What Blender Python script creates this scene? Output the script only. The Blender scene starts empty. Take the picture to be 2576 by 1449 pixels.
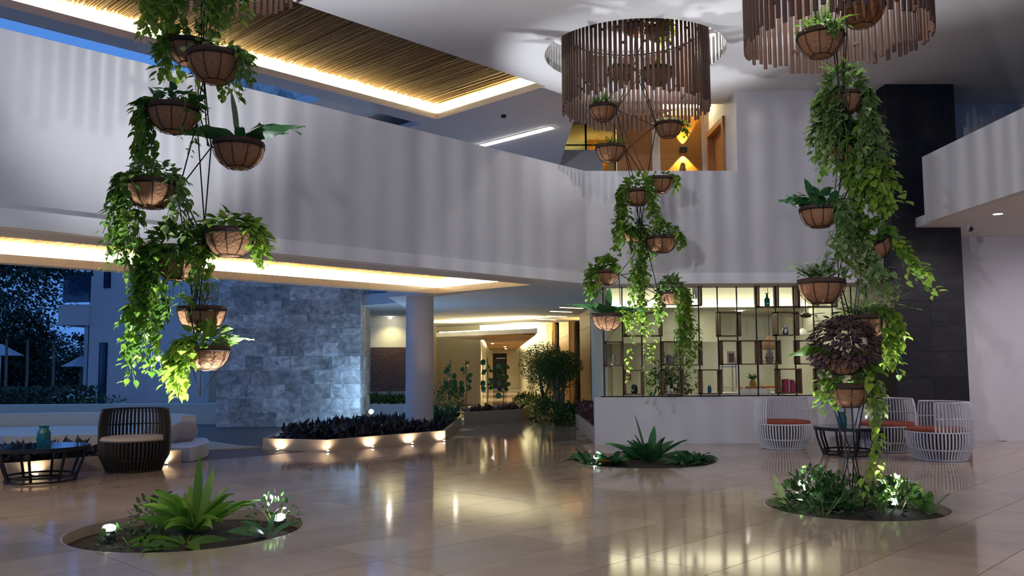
import bpy, math, random
import numpy as np
from mathutils import Matrix, Vector, Euler

# ------------------------------------------------------------------ camera
SC = bpy.context.scene
COL = SC.collection
FPX, CX, CY, EYE = 2184.0, 1288.0, 724.5, 1.5
PITCH, ROLL, YAW = math.radians(5.0), math.radians(0.34), math.radians(1.0)
fw = Vector((math.sin(YAW)*math.cos(PITCH), math.cos(YAW)*math.cos(PITCH), math.sin(PITCH)))
r0 = Vector((math.cos(YAW), -math.sin(YAW), 0)); u0 = r0.cross(fw)
rt = r0*math.cos(ROLL) - u0*math.sin(ROLL); up = u0*math.cos(ROLL) + r0*math.sin(ROLL)
cam_d = bpy.data.cameras.new('camera'); cam = bpy.data.objects.new('camera', cam_d); COL.objects.link(cam)
cam_d.sensor_width = 36; cam_d.lens = 36*FPX/2576; cam_d.clip_end = 400; cam_d.clip_start = 0.05
cam.matrix_world = Matrix(((rt.x, up.x, -fw.x, 0), (rt.y, up.y, -fw.y, 0), (rt.z, up.z, -fw.z, EYE), (0, 0, 0, 1)))
SC.camera = cam
def at(px, py, Y):
    """a point of the place that the survey of the photograph puts at depth Y"""
    d = fw + rt*((px-CX)/FPX) - up*((py-CY)/FPX)
    return Vector((0, 0, EYE)) + d*(Y/d.y)

# ------------------------------------------------------------------ sky, exposure
W = bpy.data.worlds.new('dusk'); SC.world = W; W.use_nodes = True
bgn = W.node_tree.nodes['Background']
bgn.inputs[0].default_value = (0.055, 0.165, 0.47, 1); bgn.inputs[1].default_value = 0.74
vs = SC.view_settings
vs.view_transform = 'Standard'; vs.look = 'None'; vs.exposure = 1.08; vs.gamma = 1.0; vs.use_curve_mapping = False
SC.cycles.max_bounces = 8; SC.cycles.diffuse_bounces = 4; SC.cycles.glossy_bounces = 4
SC.cycles.transmission_bounces = 6; SC.cycles.transparent_max_bounces = 8
SC.cycles.sample_clamp_indirect = 4.0; SC.cycles.caustics_reflective = False; SC.cycles.caustics_refractive = False

R = random.Random(7)
S2 = math.sqrt(.5)
AV = Vector((S2, S2, 0)); BV = Vector((-S2, S2, 0))          # the two axes of the diagonal wing
def AB(a, b, z=0.0): return Vector(((a-b)*S2, (a+b)*S2, z))

# ------------------------------------------------------------------ helpers
def tag(o, label=None, cat=None, group=None, kind=None):
    if label: o['label'] = label
    if cat: o['category'] = cat
    if group: o['group'] = group
    if kind: o['kind'] = kind
    return o
def empty(name, loc=(0, 0, 0), rz=0.0):
    o = bpy.data.objects.new(name, None); COL.objects.link(o); o.location = loc; o.rotation_euler = (0, 0, rz)
    o.empty_display_size = .1
    return o
def thing(name, loc, label, cat, group=None, rz=0.0):
    return tag(empty(name, loc, rz), label, cat, group)
def woff(p):
    v = Vector((0, 0, 0))
    while p: v += p.location; p = p.parent
    return v
def mesh_obj(name, me, mat, parent=None):
    o = bpy.data.objects.new(name, me); COL.objects.link(o)
    if mat and not me.materials: me.materials.append(mat)
    if parent: o.parent = parent
    return o
def children(o): return [c for c in bpy.data.objects if c.parent is o]
def copy_tree(o, parent=None, kids=None):
    c = o.copy(); COL.objects.link(c); c.parent = parent
    for ch in o.children: copy_tree(ch, c)
    return c
class MB:
    def __init__(s): s.v = []; s.f = []
    def add(s, vs_, fs):
        n = len(s.v); s.v += [tuple(p) for p in vs_]; s.f += [tuple(n+i for i in f) for f in fs]; return s
    def box(s, x0, x1, y0, y1, z0, z1):
        return s.add([(x0,y0,z0),(x1,y0,z0),(x1,y1,z0),(x0,y1,z0),(x0,y0,z1),(x1,y0,z1),(x1,y1,z1),(x0,y1,z1)],
            [(0,3,2,1),(4,5,6,7),(0,1,5,4),(1,2,6,5),(2,3,7,6),(3,0,4,7)])
    def prism(s, poly, z0, z1):
        n = len(poly)
        ar = sum(poly[i][0]*poly[(i+1)%n][1]-poly[(i+1)%n][0]*poly[i][1] for i in range(n))
        if ar < 0: poly = poly[::-1]
        vs_ = [(p[0],p[1],z0) for p in poly]+[(p[0],p[1],z1) for p in poly]
        fs = [tuple(range(n-1,-1,-1)), tuple(range(n,2*n))]+[(i,(i+1)%n,n+(i+1)%n,n+i) for i in range(n)]
        return s.add(vs_, fs)
    def tube(s, path, r, n=6, cap=True):
        path = [Vector(p) for p in path]; vs_ = []; fs = []; m = len(path)
        rr = r if isinstance(r, (list, tuple)) else [r]*m
        pu = None
        for i, p in enumerate(path):
            d = (path[min(i+1,m-1)]-path[max(i-1,0)])
            d = d.normalized() if d.length > 1e-9 else Vector((0,0,1))
            if pu is None:
                a = Vector((0,0,1)) if abs(d.z) < .9 else Vector((1,0,0)); e1 = d.cross(a).normalized()
            else:
                e1 = (pu - d*pu.dot(d)); e1 = e1.normalized() if e1.length > 1e-6 else d.orthogonal().normalized()
            pu = e1; e2 = d.cross(e1)
            for k in range(n):
                t = 2*math.pi*k/n; vs_.append(p+e1*(rr[i]*math.cos(t))+e2*(rr[i]*math.sin(t)))
        for i in range(m-1):
            for k in range(n):
                a = i*n+k; b = i*n+(k+1)%n; fs.append((a,b,b+n,a+n))
        if cap: fs += [tuple(range(n-1,-1,-1)), tuple(range((m-1)*n, m*n))]
        return s.add(vs_, fs)
    def lathe(s, prof, n=24, c=(0,0,0), cap0=True, cap1=True, jit=0, rnd=None, a0=0, a1=2*math.pi):
        full = abs(a1-a0-2*math.pi) < 1e-6; k1 = n if full else n+1; vs_ = []; fs = []
        for (r, z) in prof:
            for k in range(k1):
                t = a0+(a1-a0)*k/n; q = r*(1+(rnd.uniform(-jit,jit) if rnd else 0))
                vs_.append((c[0]+q*math.cos(t), c[1]+q*math.sin(t), c[2]+z+((rnd.uniform(-jit,jit)*.12) if rnd else 0)))
        for i in range(len(prof)-1):
            for k in range(n if full else n):
                a = i*k1+k; b = i*k1+((k+1)%k1); fs.append((a,b,b+k1,a+k1))
        if full and cap0: fs.append(tuple(range(k1-1,-1,-1)))
        if full and cap1: fs.append(tuple(range((len(prof)-1)*k1, len(prof)*k1)))
        return s.add(vs_, fs)
    def ring(s, R_, r, c=(0,0,0), n=32, m=6, a0=0, a1=2*math.pi):
        full = abs(a1-a0-2*math.pi) < 1e-6; k1 = n if full else n+1; vs_ = []; fs = []
        for k in range(k1):
            t = a0+(a1-a0)*k/n
            for j in range(m):
                q = 2*math.pi*j/m; rr = R_+r*math.cos(q)
                vs_.append((c[0]+rr*math.cos(t), c[1]+rr*math.sin(t), c[2]+r*math.sin(q)))
        for k in range(n):
            for j in range(m):
                a = k*m+j; b = k*m+(j+1)%m; k2 = (k+1)%k1
                fs.append((a, k2*m+j, k2*m+(j+1)%m, b))
        return s.add(vs_, fs)
    def sphere(s, c, rx, ry, rz, n=12, m=8):
        vs_ = []; fs = []
        for i in range(m+1):
            p = math.pi*i/m
            for k in range(n):
                t = 2*math.pi*k/n; vs_.append((c[0]+rx*math.sin(p)*math.cos(t), c[1]+ry*math.sin(p)*math.sin(t), c[2]-rz*math.cos(p)))
        for i in range(m):
            for k in range(n): fs.append((i*n+k, i*n+(k+1)%n, (i+1)*n+(k+1)%n, (i+1)*n+k))
        return s.add(vs_, fs)
    def quad(s, a, b, c, d): return s.add([a,b,c,d], [(0,1,2,3)])
    def beam(s, p, q, w, h, upv=(0,0,1)):
        p = Vector(p); q = Vector(q); d = (q-p).normalized(); u = Vector(upv)
        e = d.cross(u).normalized()*(w/2); g = e.cross(d).normalized()*(h/2)
        vs_ = [p-e-g,p+e-g,p+e+g,p-e+g,q-e-g,q+e-g,q+e+g,q-e+g]
        return s.add(vs_, [(0,3,2,1),(4,5,6,7),(0,1,5,4),(1,2,6,5),(2,3,7,6),(3,0,4,7)])
    def mesh(s, name, off=Vector((0,0,0)), smooth=False):
        me = bpy.data.meshes.new(name)
        me.from_pydata([(p[0]-off.x, p[1]-off.y, p[2]-off.z) for p in s.v], [], s.f); me.update()
        if smooth: me.polygons.foreach_set('use_smooth', [True]*len(me.polygons))
        return me
    def build(s, name, mat, parent=None, smooth=False):
        if parent: off = woff(parent); loc = None
        else:
            a = np.array(s.v); off = Vector(((a[:,0].min()+a[:,0].max())/2, (a[:,1].min()+a[:,1].max())/2, a[:,2].min())); loc = off
        o = mesh_obj(name, s.mesh(name, off, smooth), mat, parent)
        if loc is not None: o.location = loc
        if smooth and hasattr(o.data, 'set_sharp_from_angle'): o.data.set_sharp_from_angle(angle=.7)
        return o
def struct(name, mb, mat, label=None, cat=None, parent=None, smooth=False):
    o = mb.build(name, mat, parent, smooth)
    if not parent: tag(o, label, cat, None, 'structure')
    return o
def clip(poly, a, b, keep_left):
    """clip a convex polygon by the line a->b"""
    out = []; n = len(poly)
    def sd(p):
        v = (b[0]-a[0])*(p[1]-a[1])-(b[1]-a[1])*(p[0]-a[0]); return v if keep_left else -v
    for i in range(n):
        p, q = poly[i], poly[(i+1)%n]; sp, sq = sd(p), sd(q)
        if sp >= 0: out.append(p)
        if (sp > 1e-9 and sq < -1e-9) or (sp < -1e-9 and sq > 1e-9):
            t = sp/(sp-sq); out.append((p[0]+(q[0]-p[0])*t, p[1]+(q[1]-p[1])*t))
    return out if len(out) > 2 else []
def minus_poly(polys, ng):
    res = []; n = len(ng)
    for poly in polys:
        rem = poly
        for k in range(n):
            if not rem: break
            o = clip(rem, ng[k], ng[(k+1)%n], False)
            if o: res.append(o)
            rem = clip(rem, ng[k], ng[(k+1)%n], True)
    return res
def minus_circle(polys, c, r, n=72):
    res = []
    ng = [(c[0]+r*math.cos(2*math.pi*k/n), c[1]+r*math.sin(2*math.pi*k/n)) for k in range(n)]
    for poly in polys:
        xs = [p[0] for p in poly]; ys = [p[1] for p in poly]
        if min(xs) > c[0]+r or max(xs) < c[0]-r or min(ys) > c[1]+r or max(ys) < c[1]-r: res.append(poly); continue
        rem = poly
        for k in range(n):
            if not rem: break
            o = clip(rem, ng[k], ng[(k+1)%n], False)
            if o: res.append(o)
            rem = clip(rem, ng[k], ng[(k+1)%n], True)
    return res

# ------------------------------------------------------------------ materials
MAT = {}
def nodes(name):
    m = bpy.data.materials.new(name); m.use_nodes = True; MAT[name] = m
    nt = m.node_tree; return m, nt, nt.nodes['Principled BSDF']
def plain(name, col, rough=.6, metal=0, spec=.5, noise=0, nscale=20, bump=0, stretch=None, emit=0, trans=0, bscale=None, dist=.02):
    m, nt, b = nodes(name); N = nt.nodes; L = nt.links
    b.inputs['Base Color'].default_value = (*col, 1); b.inputs['Roughness'].default_value = rough
    b.inputs['Metallic'].default_value = metal; b.inputs['Specular IOR Level'].default_value = spec
    if trans: b.inputs['Transmission Weight'].default_value = trans
    if emit: b.inputs['Emission Color'].default_value = (*col, 1); b.inputs['Emission Strength'].default_value = emit
    if noise or bump:
        tc = N.new('ShaderNodeTexCoord'); mp = N.new('ShaderNodeMapping'); L.new(tc.outputs['Object'], mp.inputs[0])
        if stretch: mp.inputs['Scale'].default_value = stretch
        nz = N.new('ShaderNodeTexNoise'); nz.inputs['Scale'].default_value = nscale; nz.inputs['Detail'].default_value = 5
        L.new(mp.outputs[0], nz.inputs[0])
        if noise:
            mx = N.new('ShaderNodeMix'); mx.data_type = 'RGBA'
            mx.inputs[6].default_value = (*[c*(1-noise) for c in col], 1); mx.inputs[7].default_value = (*[min(1, c*(1+noise)) for c in col], 1)
            L.new(nz.outputs[0], mx.inputs[0]); L.new(mx.outputs[2], b.inputs['Base Color'])
        if bump:
            bp = N.new('ShaderNodeBump'); bp.inputs['Strength'].default_value = bump; bp.inputs['Distance'].default_value = dist
            L.new(nz.outputs[0], bp.inputs['Height']); L.new(bp.outputs[0], b.inputs['Normal'])
    return m
def emissive(name, col, s):
    m = bpy.data.materials.new(name); m.use_nodes = True; MAT[name] = m; nt = m.node_tree
    nt.nodes.remove(nt.nodes['Principled BSDF']); e = nt.nodes.new('ShaderNodeEmission')
    e.inputs[0].default_value = (*col, 1); e.inputs[1].default_value = s
    nt.links.new(e.outputs[0], nt.nodes['Material Output'].inputs[0]); return m
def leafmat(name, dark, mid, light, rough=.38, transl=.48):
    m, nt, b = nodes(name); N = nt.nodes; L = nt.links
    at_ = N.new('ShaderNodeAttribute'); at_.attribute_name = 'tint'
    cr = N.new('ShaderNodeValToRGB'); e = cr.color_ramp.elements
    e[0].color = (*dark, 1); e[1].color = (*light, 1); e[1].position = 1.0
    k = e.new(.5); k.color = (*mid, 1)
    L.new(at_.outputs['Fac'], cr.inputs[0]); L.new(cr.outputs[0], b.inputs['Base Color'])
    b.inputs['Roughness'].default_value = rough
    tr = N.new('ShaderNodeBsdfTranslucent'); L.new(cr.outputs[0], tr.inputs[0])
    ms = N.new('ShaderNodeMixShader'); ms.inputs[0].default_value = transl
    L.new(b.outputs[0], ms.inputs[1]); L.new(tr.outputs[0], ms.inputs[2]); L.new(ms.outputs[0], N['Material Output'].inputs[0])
    return m
def stonemat(name, c1, c2, c3, rough, scale, rnd=.25, bump=.3, stretch=(1,1,1), detail=8, spec=.5):
    """veined stone, each piece a little lighter or darker than its neighbour"""
    m, nt, b = nodes(name); N = nt.nodes; L = nt.links
    tc = N.new('ShaderNodeTexCoord'); oi = N.new('ShaderNodeObjectInfo'); mp = N.new('ShaderNodeMapping')
    mp.inputs['Scale'].default_value = stretch
    off = N.new('ShaderNodeVectorMath'); off.operation = 'SCALE'; off.inputs[0].default_value = (37, 91, 53)
    L.new(oi.outputs['Random'], off.inputs['Scale']); L.new(off.outputs[0], mp.inputs['Location'])
    L.new(tc.outputs['Object'], mp.inputs[0])
    nz = N.new('ShaderNodeTexNoise'); nz.inputs['Scale'].default_value = scale; nz.inputs['Detail'].default_value = detail
    nz.inputs['Roughness'].default_value = .65; nz.inputs['Distortion'].default_value = .7
    L.new(mp.outputs[0], nz.inputs[0])
    cr = N.new('ShaderNodeValToRGB'); e = cr.color_ramp.elements
    e[0].position = .3; e[0].color = (*c1, 1); e[1].position = .72; e[1].color = (*c3, 1); k = e.new(.5); k.color = (*c2, 1)
    L.new(nz.outputs[0], cr.inputs[0])
    hs = N.new('ShaderNodeHueSaturation'); L.new(cr.outputs[0], hs.inputs['Color'])
    mr = N.new('ShaderNodeMapRange'); mr.inputs['To Min'].default_value = 1-rnd; mr.inputs['To Max'].default_value = 1+rnd
    L.new(oi.outputs['Random'], mr.inputs[0]); L.new(mr.outputs[0], hs.inputs['Value'])
    L.new(hs.outputs[0], b.inputs['Base Color']); b.inputs['Roughness'].default_value = rough
    b.inputs['Specular IOR Level'].default_value = spec
    if bump:
        bp = N.new('ShaderNodeBump'); bp.inputs['Strength'].default_value = bump; bp.inputs['Distance'].default_value = .02
        L.new(nz.outputs[0], bp.inputs['Height']); L.new(bp.outputs[0], b.inputs['Normal'])
    return m
plain('plaster', (.67,.66,.68), .85, noise=.04, nscale=3)
plain('ceiling_paint', (.74,.73,.74), .9, noise=.03, nscale=2)
plain('plaster_warm', (.68,.62,.50), .85, noise=.05, nscale=3)
plain('plaster_room', (.60,.62,.51), .85, noise=.04, nscale=3)
plain('plaster_cream', (.64,.62,.51), .85, noise=.04, nscale=3)
stonemat('marble', (.36,.275,.20), (.44,.34,.26), (.52,.41,.32), .095, .8, .10, 0, (1,1,1), 7, .5)
plain('grout', (.13,.10,.08), .5)
stonemat('wall_stone', (.16,.145,.14), (.43,.40,.37), (.76,.72,.67), .55, 4.2, .32, .5, (1,1,1.3), 10)
stonemat('slate', (.008,.008,.0095), (.013,.013,.015), (.026,.024,.025), .45, 5, .35, .25, (1,1,1.6), 7)
plain('stone_kerb', (.50,.40,.29), .5, noise=.12, nscale=6)
plain('sandstone', (.52,.42,.27), .6, noise=.1, nscale=8)
plain('pit_stone', (.40,.31,.24), .3, noise=.15, nscale=5)
plain('soil', (.035,.022,.014), .95, noise=.6, nscale=40, bump=1.0, dist=.05)
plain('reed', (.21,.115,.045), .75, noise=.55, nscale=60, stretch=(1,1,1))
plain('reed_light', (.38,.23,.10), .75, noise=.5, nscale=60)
plain('fascia_lit_tone', (.88,.87,.89), .85)  # whiter than the parapet plaster: the uplight the band catches is put into its colour
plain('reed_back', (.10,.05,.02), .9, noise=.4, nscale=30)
plain('slat_wood', (.078,.034,.021), .55, noise=.35, nscale=14, stretch=(1,1,.12), bump=.15)
plain('rod_metal', (.02,.018,.02), .35, .7)
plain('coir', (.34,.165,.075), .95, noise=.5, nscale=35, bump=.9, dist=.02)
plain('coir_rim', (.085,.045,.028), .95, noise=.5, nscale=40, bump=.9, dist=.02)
plain('wire', (.02,.014,.012), .5, .4)
plain('stem', (.16,.24,.05), .6); plain('stem_brown', (.10,.07,.04), .8, noise=.3, nscale=30)
plain('bark', (.13,.09,.06), .9, noise=.5, nscale=20, bump=.6)
leafmat('pothos', (.055,.15,.02), (.15,.31,.04), (.40,.56,.075))
leafmat('pothos_variegated', (.08,.18,.045), (.23,.37,.11), (.60,.66,.33))
leafmat('dark_leaf', (.02,.085,.028), (.045,.15,.05), (.11,.25,.08), .3, .35)
leafmat('fern', (.055,.15,.02), (.13,.29,.04), (.30,.46,.09), .5, .45)
leafmat('coleus', (.05,.028,.032), (.12,.07,.068), (.24,.17,.11), .6, .2)
leafmat('red_leaf', (.06,.02,.022), (.12,.045,.042), (.10,.09,.05), .4, .2)
leafmat('purple_bed', (.010,.009,.014), (.022,.020,.026), (.05,.05,.05), .5, .15)
leafmat('shrub', (.015,.05,.012), (.04,.10,.02), (.10,.19,.045), .5, .3)
leafmat('night_tree', (.01,.02,.01), (.025,.045,.02), (.05,.08,.04), .6, .2)
leafmat('silver', (.16,.19,.18), (.28,.31,.29), (.42,.44,.42), .5, .2)
plain('wicker_white', (.66,.66,.68), .55, noise=.08, nscale=60, bump=.2)
plain('wicker_dark', (.030,.019,.013), .5, noise=.3, nscale=60, bump=.3)
plain('cushion_red', (.25,.045,.025), .9, noise=.18, nscale=120, bump=.2)
plain('cushion_cream', (.50,.42,.32), .9, noise=.08, nscale=90, bump=.2)
plain('cushion_grey', (.40,.38,.40), .9, noise=.08, nscale=90, bump=.2)
plain('black_metal', (.016,.015,.017), .4, .5)
plain('table_glass', (.02,.024,.03), .06, 0, .7)
plain('teal_glass', (.015,.20,.22), .08, trans=.5)
plain('blue_glass', (.02,.12,.30), .08, trans=.4)
plain('clear_glass', (.55,.6,.62), .05, trans=.85)
plain('shelf_wood', (.135,.062,.03), .5, noise=.4, nscale=9, stretch=(.5,1,6), bump=.1)
plain('panel_wood', (.36,.18,.036), .5, noise=.22, nscale=6, stretch=(6,6,.35))
plain('door_wood', (.34,.155,.055), .5, noise=.25, nscale=8, stretch=(6,6,.3))
plain('wood_dark', (.10,.055,.028), .5, noise=.3, nscale=8, stretch=(6,6,.4))
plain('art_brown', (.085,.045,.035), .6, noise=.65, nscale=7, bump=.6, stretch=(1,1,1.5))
plain('dark_glass', (.012,.016,.022), .05, 0, .8)
plain('water', (.012,.02,.03), .03, 0, .6, bump=.06, nscale=6)
plain('concrete_white', (.58,.58,.60), .9, noise=.05, nscale=2)
plain('building_paint', (.88,.70,.64), .9, noise=.04, nscale=2)
plain('door_glass', (.014,.016,.02), .3, 0, .25, noise=.5, nscale=9)
plain('umbrella_cloth', (.50,.52,.55), .9)
plain('terracotta', (.20,.085,.045), .8, noise=.25, nscale=20)
plain('clay_grey', (.25,.20,.17), .85, noise=.3, nscale=25)
plain('steel', (.55,.56,.58), .25, .9)
plain('white_paint', (.72,.72,.70), .5); plain('paper', (.70,.62,.45), .8, noise=.15, nscale=12)
plain('orange_plastic', (.50,.17,.03), .5); plain('rattan', (.20,.12,.055), .7, noise=.3, nscale=50)
plain('pineapple', (.30,.17,.04), .8, noise=.5, nscale=60, bump=.8); plain('red_box', (.26,.04,.03), .5)
plain('grass', (.012,.022,.010), .95, noise=.5, nscale=14)
for i, c in enumerate([(.30,.02,.05),(.42,.03,.06),(.12,.03,.10),(.55,.42,.40),(.20,.02,.03),(.35,.05,.10)]): plain('book_%d' % i, c, .6)
emissive('led_warm', (1.0,.84,.40), 32.0)
emissive('led_warm_low', (1.0,.83,.44), 62.0)
emissive('led_hall', (1.0,.89,.52), 48.0)
emissive('led_slot', (1.0,.86,.5), 2.5)
emissive('tube_white', (1.0,.96,.86), 9.0)
emissive('lamp_face', (.80,.88,1.0), 60.0)
emissive('lamp_warm', (1.0,.62,.16), 40.0)
emissive('step_face', (1.0,.90,.75), 30.0)
emissive('downlight_face', (1.0,.97,.95), 25.0)
def lamp(kind, name, loc, energy, col, parent=None, size=.04, target=None, angle=1.2, blend=.4):
    d = bpy.data.lights.new(name, kind); d.energy = energy; d.color = col; d.shadow_soft_size = size
    if kind == 'SPOT': d.spot_size = angle; d.spot_blend = blend
    o = bpy.data.objects.new(name, d); COL.objects.link(o)
    loc = Vector(loc)
    if parent: o.parent = parent; o.location = loc-woff(parent)
    else: o.location = loc
    if target is not None: o.rotation_euler = (Vector(target)-loc).to_track_quat('-Z', 'Y').to_euler()
    return o
# ================================================================== the setting
M = MAT
PITS = [((-2.87, 8.25), 1.05), ((2.27, 13.66), 1.12), ((3.74, 9.2), 0.92)]
# ---- floor: a bed of grout with large polished tiles laid diagonally
sub = MB()
cells = []
for i in range(-5, 5):
    for j in range(-2, 9):
        cells.append([(i*4-2, j*4), (i*4+2, j*4), (i*4+2, j*4+4), (i*4-2, j*4+4)])
cells = [c for c in cells if not (sum(p[0] for p in c)/4 < -8 and sum(p[1] for p in c)/4 > 12)]
cells.append([(-3, 36), (5, 36), (5, 56), (-3, 56)])
for c, r in PITS: cells = minus_circle(cells, c, r)
for p in cells: sub.prism(p, -.06, -.006)
floor = struct('floor', sub, M['grout'], 'polished beige marble floor laid diagonally across the lobby and hall', 'floor')
TA, TB = 1.4, .7
cnt = 0
def in_view(x, y, m=1.0):
    if y < 4.6: return False
    return abs(x - .017*y) < .60*y + m
bed_poly = [(-4.2,15.75), (-3.0,15.33), (-1.03,17.33), (-.86,21.6), (-5.4,21.4)]
def floor_ok(p):
    x, y = p; a = (x+y)*S2; b = (-x+y)*S2
    if y < 17.2:
        if y > 16.7 and x > 1.7: return False
        return b < 13.5 or (y > 15 and -1.0 < x)
    return -.95 < x < 1.95 and y < 53
tile_me = MB(); tile_me.prism([(-TA/2+.003, -TB/2+.003), (TA/2-.003, -TB/2+.003), (TA/2-.003, TB/2-.003), (-TA/2+.003, TB/2-.003)], -.006, 0)
rows = range(-22, 56)
shared = None; rest = MB()
for jb in rows:
    b = jb*TB + .6 + TB/2
    for ia in range(-14, 32):
        a = 7.02 + (ia-5)*TA + (jb % 2)*TA/2*0.0 + TA/2
        c = AB(a, b)
        if not floor_ok((c.x, c.y)) or c.y < -7 or abs(c.x) > 13: continue
        near = [pc for pc in PITS if math.hypot(c.x-pc[0][0], c.y-pc[0][1]) < pc[1]+.85]
        if not near and (cnt > 285 or not in_view(c.x, c.y)):
            rest.prism([tuple(AB(a+sa*(TA/2-.003), b+sb*(TB/2-.003))[:2]) for sa, sb in ((-1,-1),(1,-1),(1,1),(-1,1))], -.006, 0); continue
        if not near:
            if shared is None: shared = tile_me.mesh('tile')
            o = mesh_obj('tile', shared, M['marble'], floor); o.rotation_euler = (0, 0, math.pi/4)
            o.location = c - woff(floor); cnt += 1
        else:
            poly = [tuple((AB(a+sa*(TA/2-.003), b+sb*(TB/2-.003)))[:2]) for sa, sb in ((-1,-1),(1,-1),(1,1),(-1,1))]
            pcs = [poly]
            for pc in near: pcs = minus_circle(pcs, pc[0], pc[1])
            if not pcs: continue
            t = MB()
            for p in pcs: t.prism(p, -.006, 0)
            t.v = [((v[0]-c.x)*S2+(v[1]-c.y)*S2, -(v[0]-c.x)*S2+(v[1]-c.y)*S2, v[2]) for v in t.v]
            o = mesh_obj('tile', t.mesh('tile_cut'), M['marble'], floor); o.rotation_euler = (0, 0, math.pi/4)
            o.location = c - woff(floor); cnt += 1
tag(rest.build('outer_tiles', M['marble'], floor), None, None, None, 'stuff')
# ---- round planting pits sunk in the floor
for k, (c, r) in enumerate(PITS):
    w = MB(); w.lathe([(r-.012, -.5), (r-.012, -.001), (r-.001, -.001), (r-.001, -.5)], 72, (c[0], c[1], 0), False, False)
    w.build('pit_wall', M['pit_stone'], floor, True)
    s = MB(); rr = random.Random(k)
    prof = [(r*.985, -.10), (r*.85, -.085), (r*.65, -.06), (r*.42, -.05), (r*.2, -.035), (.01, -.03)]
    s.lathe(prof, 40, (c[0], c[1], 0), False, True, .02, rr)
    s.lathe([(r*.98, -.4), (r*.98, -.10)], 40, (c[0], c[1], 0), True, False)
    o = s.build('planting_soil', M['soil'], None, True)
    tag(o, 'dark soil filling the round floor pit ' + ['nearest the dark wicker chair', 'in front of the low white wall', 'in front of the white wicker chairs'][k], 'soil', None, 'stuff')
# ---- grounds outside
g = MB(); g.prism([(-90,-20),(-9.5,-20),(-9.5,12.2),(-5.2,17.6),(-5.2,30),(60,58),(60,110),(-90,110)], -.2, -.07)
struct('ground', g, M['grass'], 'dark lawn outside the open lobby side', 'ground')

# ---- upper ceiling at 6.5 m with three round recesses and the long reed recess
CZ = 6.5
HOLES = [((-2.87, 8.25), 1.28), ((2.25, 13.66), 1.46), ((3.74, 9.2), 1.25)]
def abpoly(a0, a1, b0, b1): return [tuple(AB(a, b)[:2]) for a, b in ((a0,b0),(a1,b0),(a1,b1),(a0,b1))]
pcs = [abpoly(-8, 24, -10, 10.2)]
for c, r in HOLES: pcs = minus_circle(pcs, c, r, 64)
pcs += [abpoly(11.47, 24, 10.2, 17), abpoly(-8, 11.47, 13.19, 13.67), abpoly(-8, -1, 10.2, 13.19)]
VOID = [(1.6, 16.4), (4.42, 16.4), (4.42, 27), (1.6, 27)]
pcs = minus_poly(pcs, VOID)
m = MB()
for p in pcs: m.prism(p, CZ, CZ+.12)
ceil = struct('ceiling', m, M['ceiling_paint'], 'white plaster ceiling with round recesses high over the lobby', 'ceiling')
m = MB()
for p in minus_poly([abpoly(-8, 24, -10, 13.67), abpoly(9.9, 24, 13.67, 17)], VOID): m.prism(p, 6.98, 7.2)
m.prism(VOID, 8.1, 8.2); m.box(1.5, 1.6, 16.4, 27, CZ+.12, 8.1); m.box(4.42, 4.55, 16.4, 27, CZ+.12, 8.1); m.box(1.5, 4.55, 16.3, 16.4, CZ+.12, 8.1); m.box(1.5, 4.55, 27, 27.1, 3.7, 8.1)
m.prism(abpoly(-8, 9.9, 13.55, 13.67), CZ+.12, 6.98)
m.prism(abpoly(-1.3, 11.9, 13.45, 13.55), CZ+.12, 6.98); m.prism(abpoly(11.75, 11.9, 9.8, 13.45), CZ+.12, 6.98)
m.prism(abpoly(-1.3, 11.9, 9.7, 9.85), CZ+.12, 6.98); m.prism(abpoly(-1.3, -1.15, 9.7, 13.45), CZ+.12, 6.98)
m.build('recess_shell', M['ceiling_paint'], ceil)
for c, r in HOLES:
    m = MB(); m.lathe([(r, CZ), (r, CZ+.47), (r+.06, CZ+.47), (r+.06, CZ+.01)], 64, (c[0], c[1], 0), False, False)
    m.build('recess_ring', M['ceiling_paint'], ceil, True)
# cove light lying on the ledge of the reed recess
m = MB(); m.prism(abpoly(-1, 11.66, 13.31, 13.35), CZ+.122, CZ+.145); m.prism(abpoly(11.60, 11.64, 9.9, 13.30), CZ+.122, CZ+.145)
tag(m.build('cove_light', M['led_warm']), 'warm light strip hidden round the edge of the upper reed ceiling recess', 'light strip')
def reed_panel(name, a0, a1, b0, b1, z, label, seed, step, parts=1):
    rr = random.Random(seed); root = thing(name, AB((a0+a1)/2, (b0+b1)/2, z), label, 'ceiling panel')
    bk = MB(); bk.prism(abpoly(a0, a1, b0, b1), z+.05, z+.07); bk.build('backing', M['reed_back'], root)
    rd = MB(); a = a0
    while a < a1:
        w = rr.uniform(.5, 1.0)*step*.8; h = rr.uniform(.02, .055); e0 = rr.uniform(-.03, .05); e1 = rr.uniform(-.07, .05)
        sk = rr.uniform(-.03, .03)
        p = AB(a, b0-e0, z+rr.uniform(0, .02)); q = AB(a+sk, b1+e1, z+rr.uniform(0, .02))
        rd.beam(p, q, w, h); a += step*rr.uniform(.7, 1.25)
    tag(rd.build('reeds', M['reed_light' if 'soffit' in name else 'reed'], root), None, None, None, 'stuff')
    return root
reed_panel('reed_ceiling', 1.5, 11.52, 10.02, 13.20, 6.84, 'brown reed ceiling panel in the long lit recess up high', 3, .022)
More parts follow.
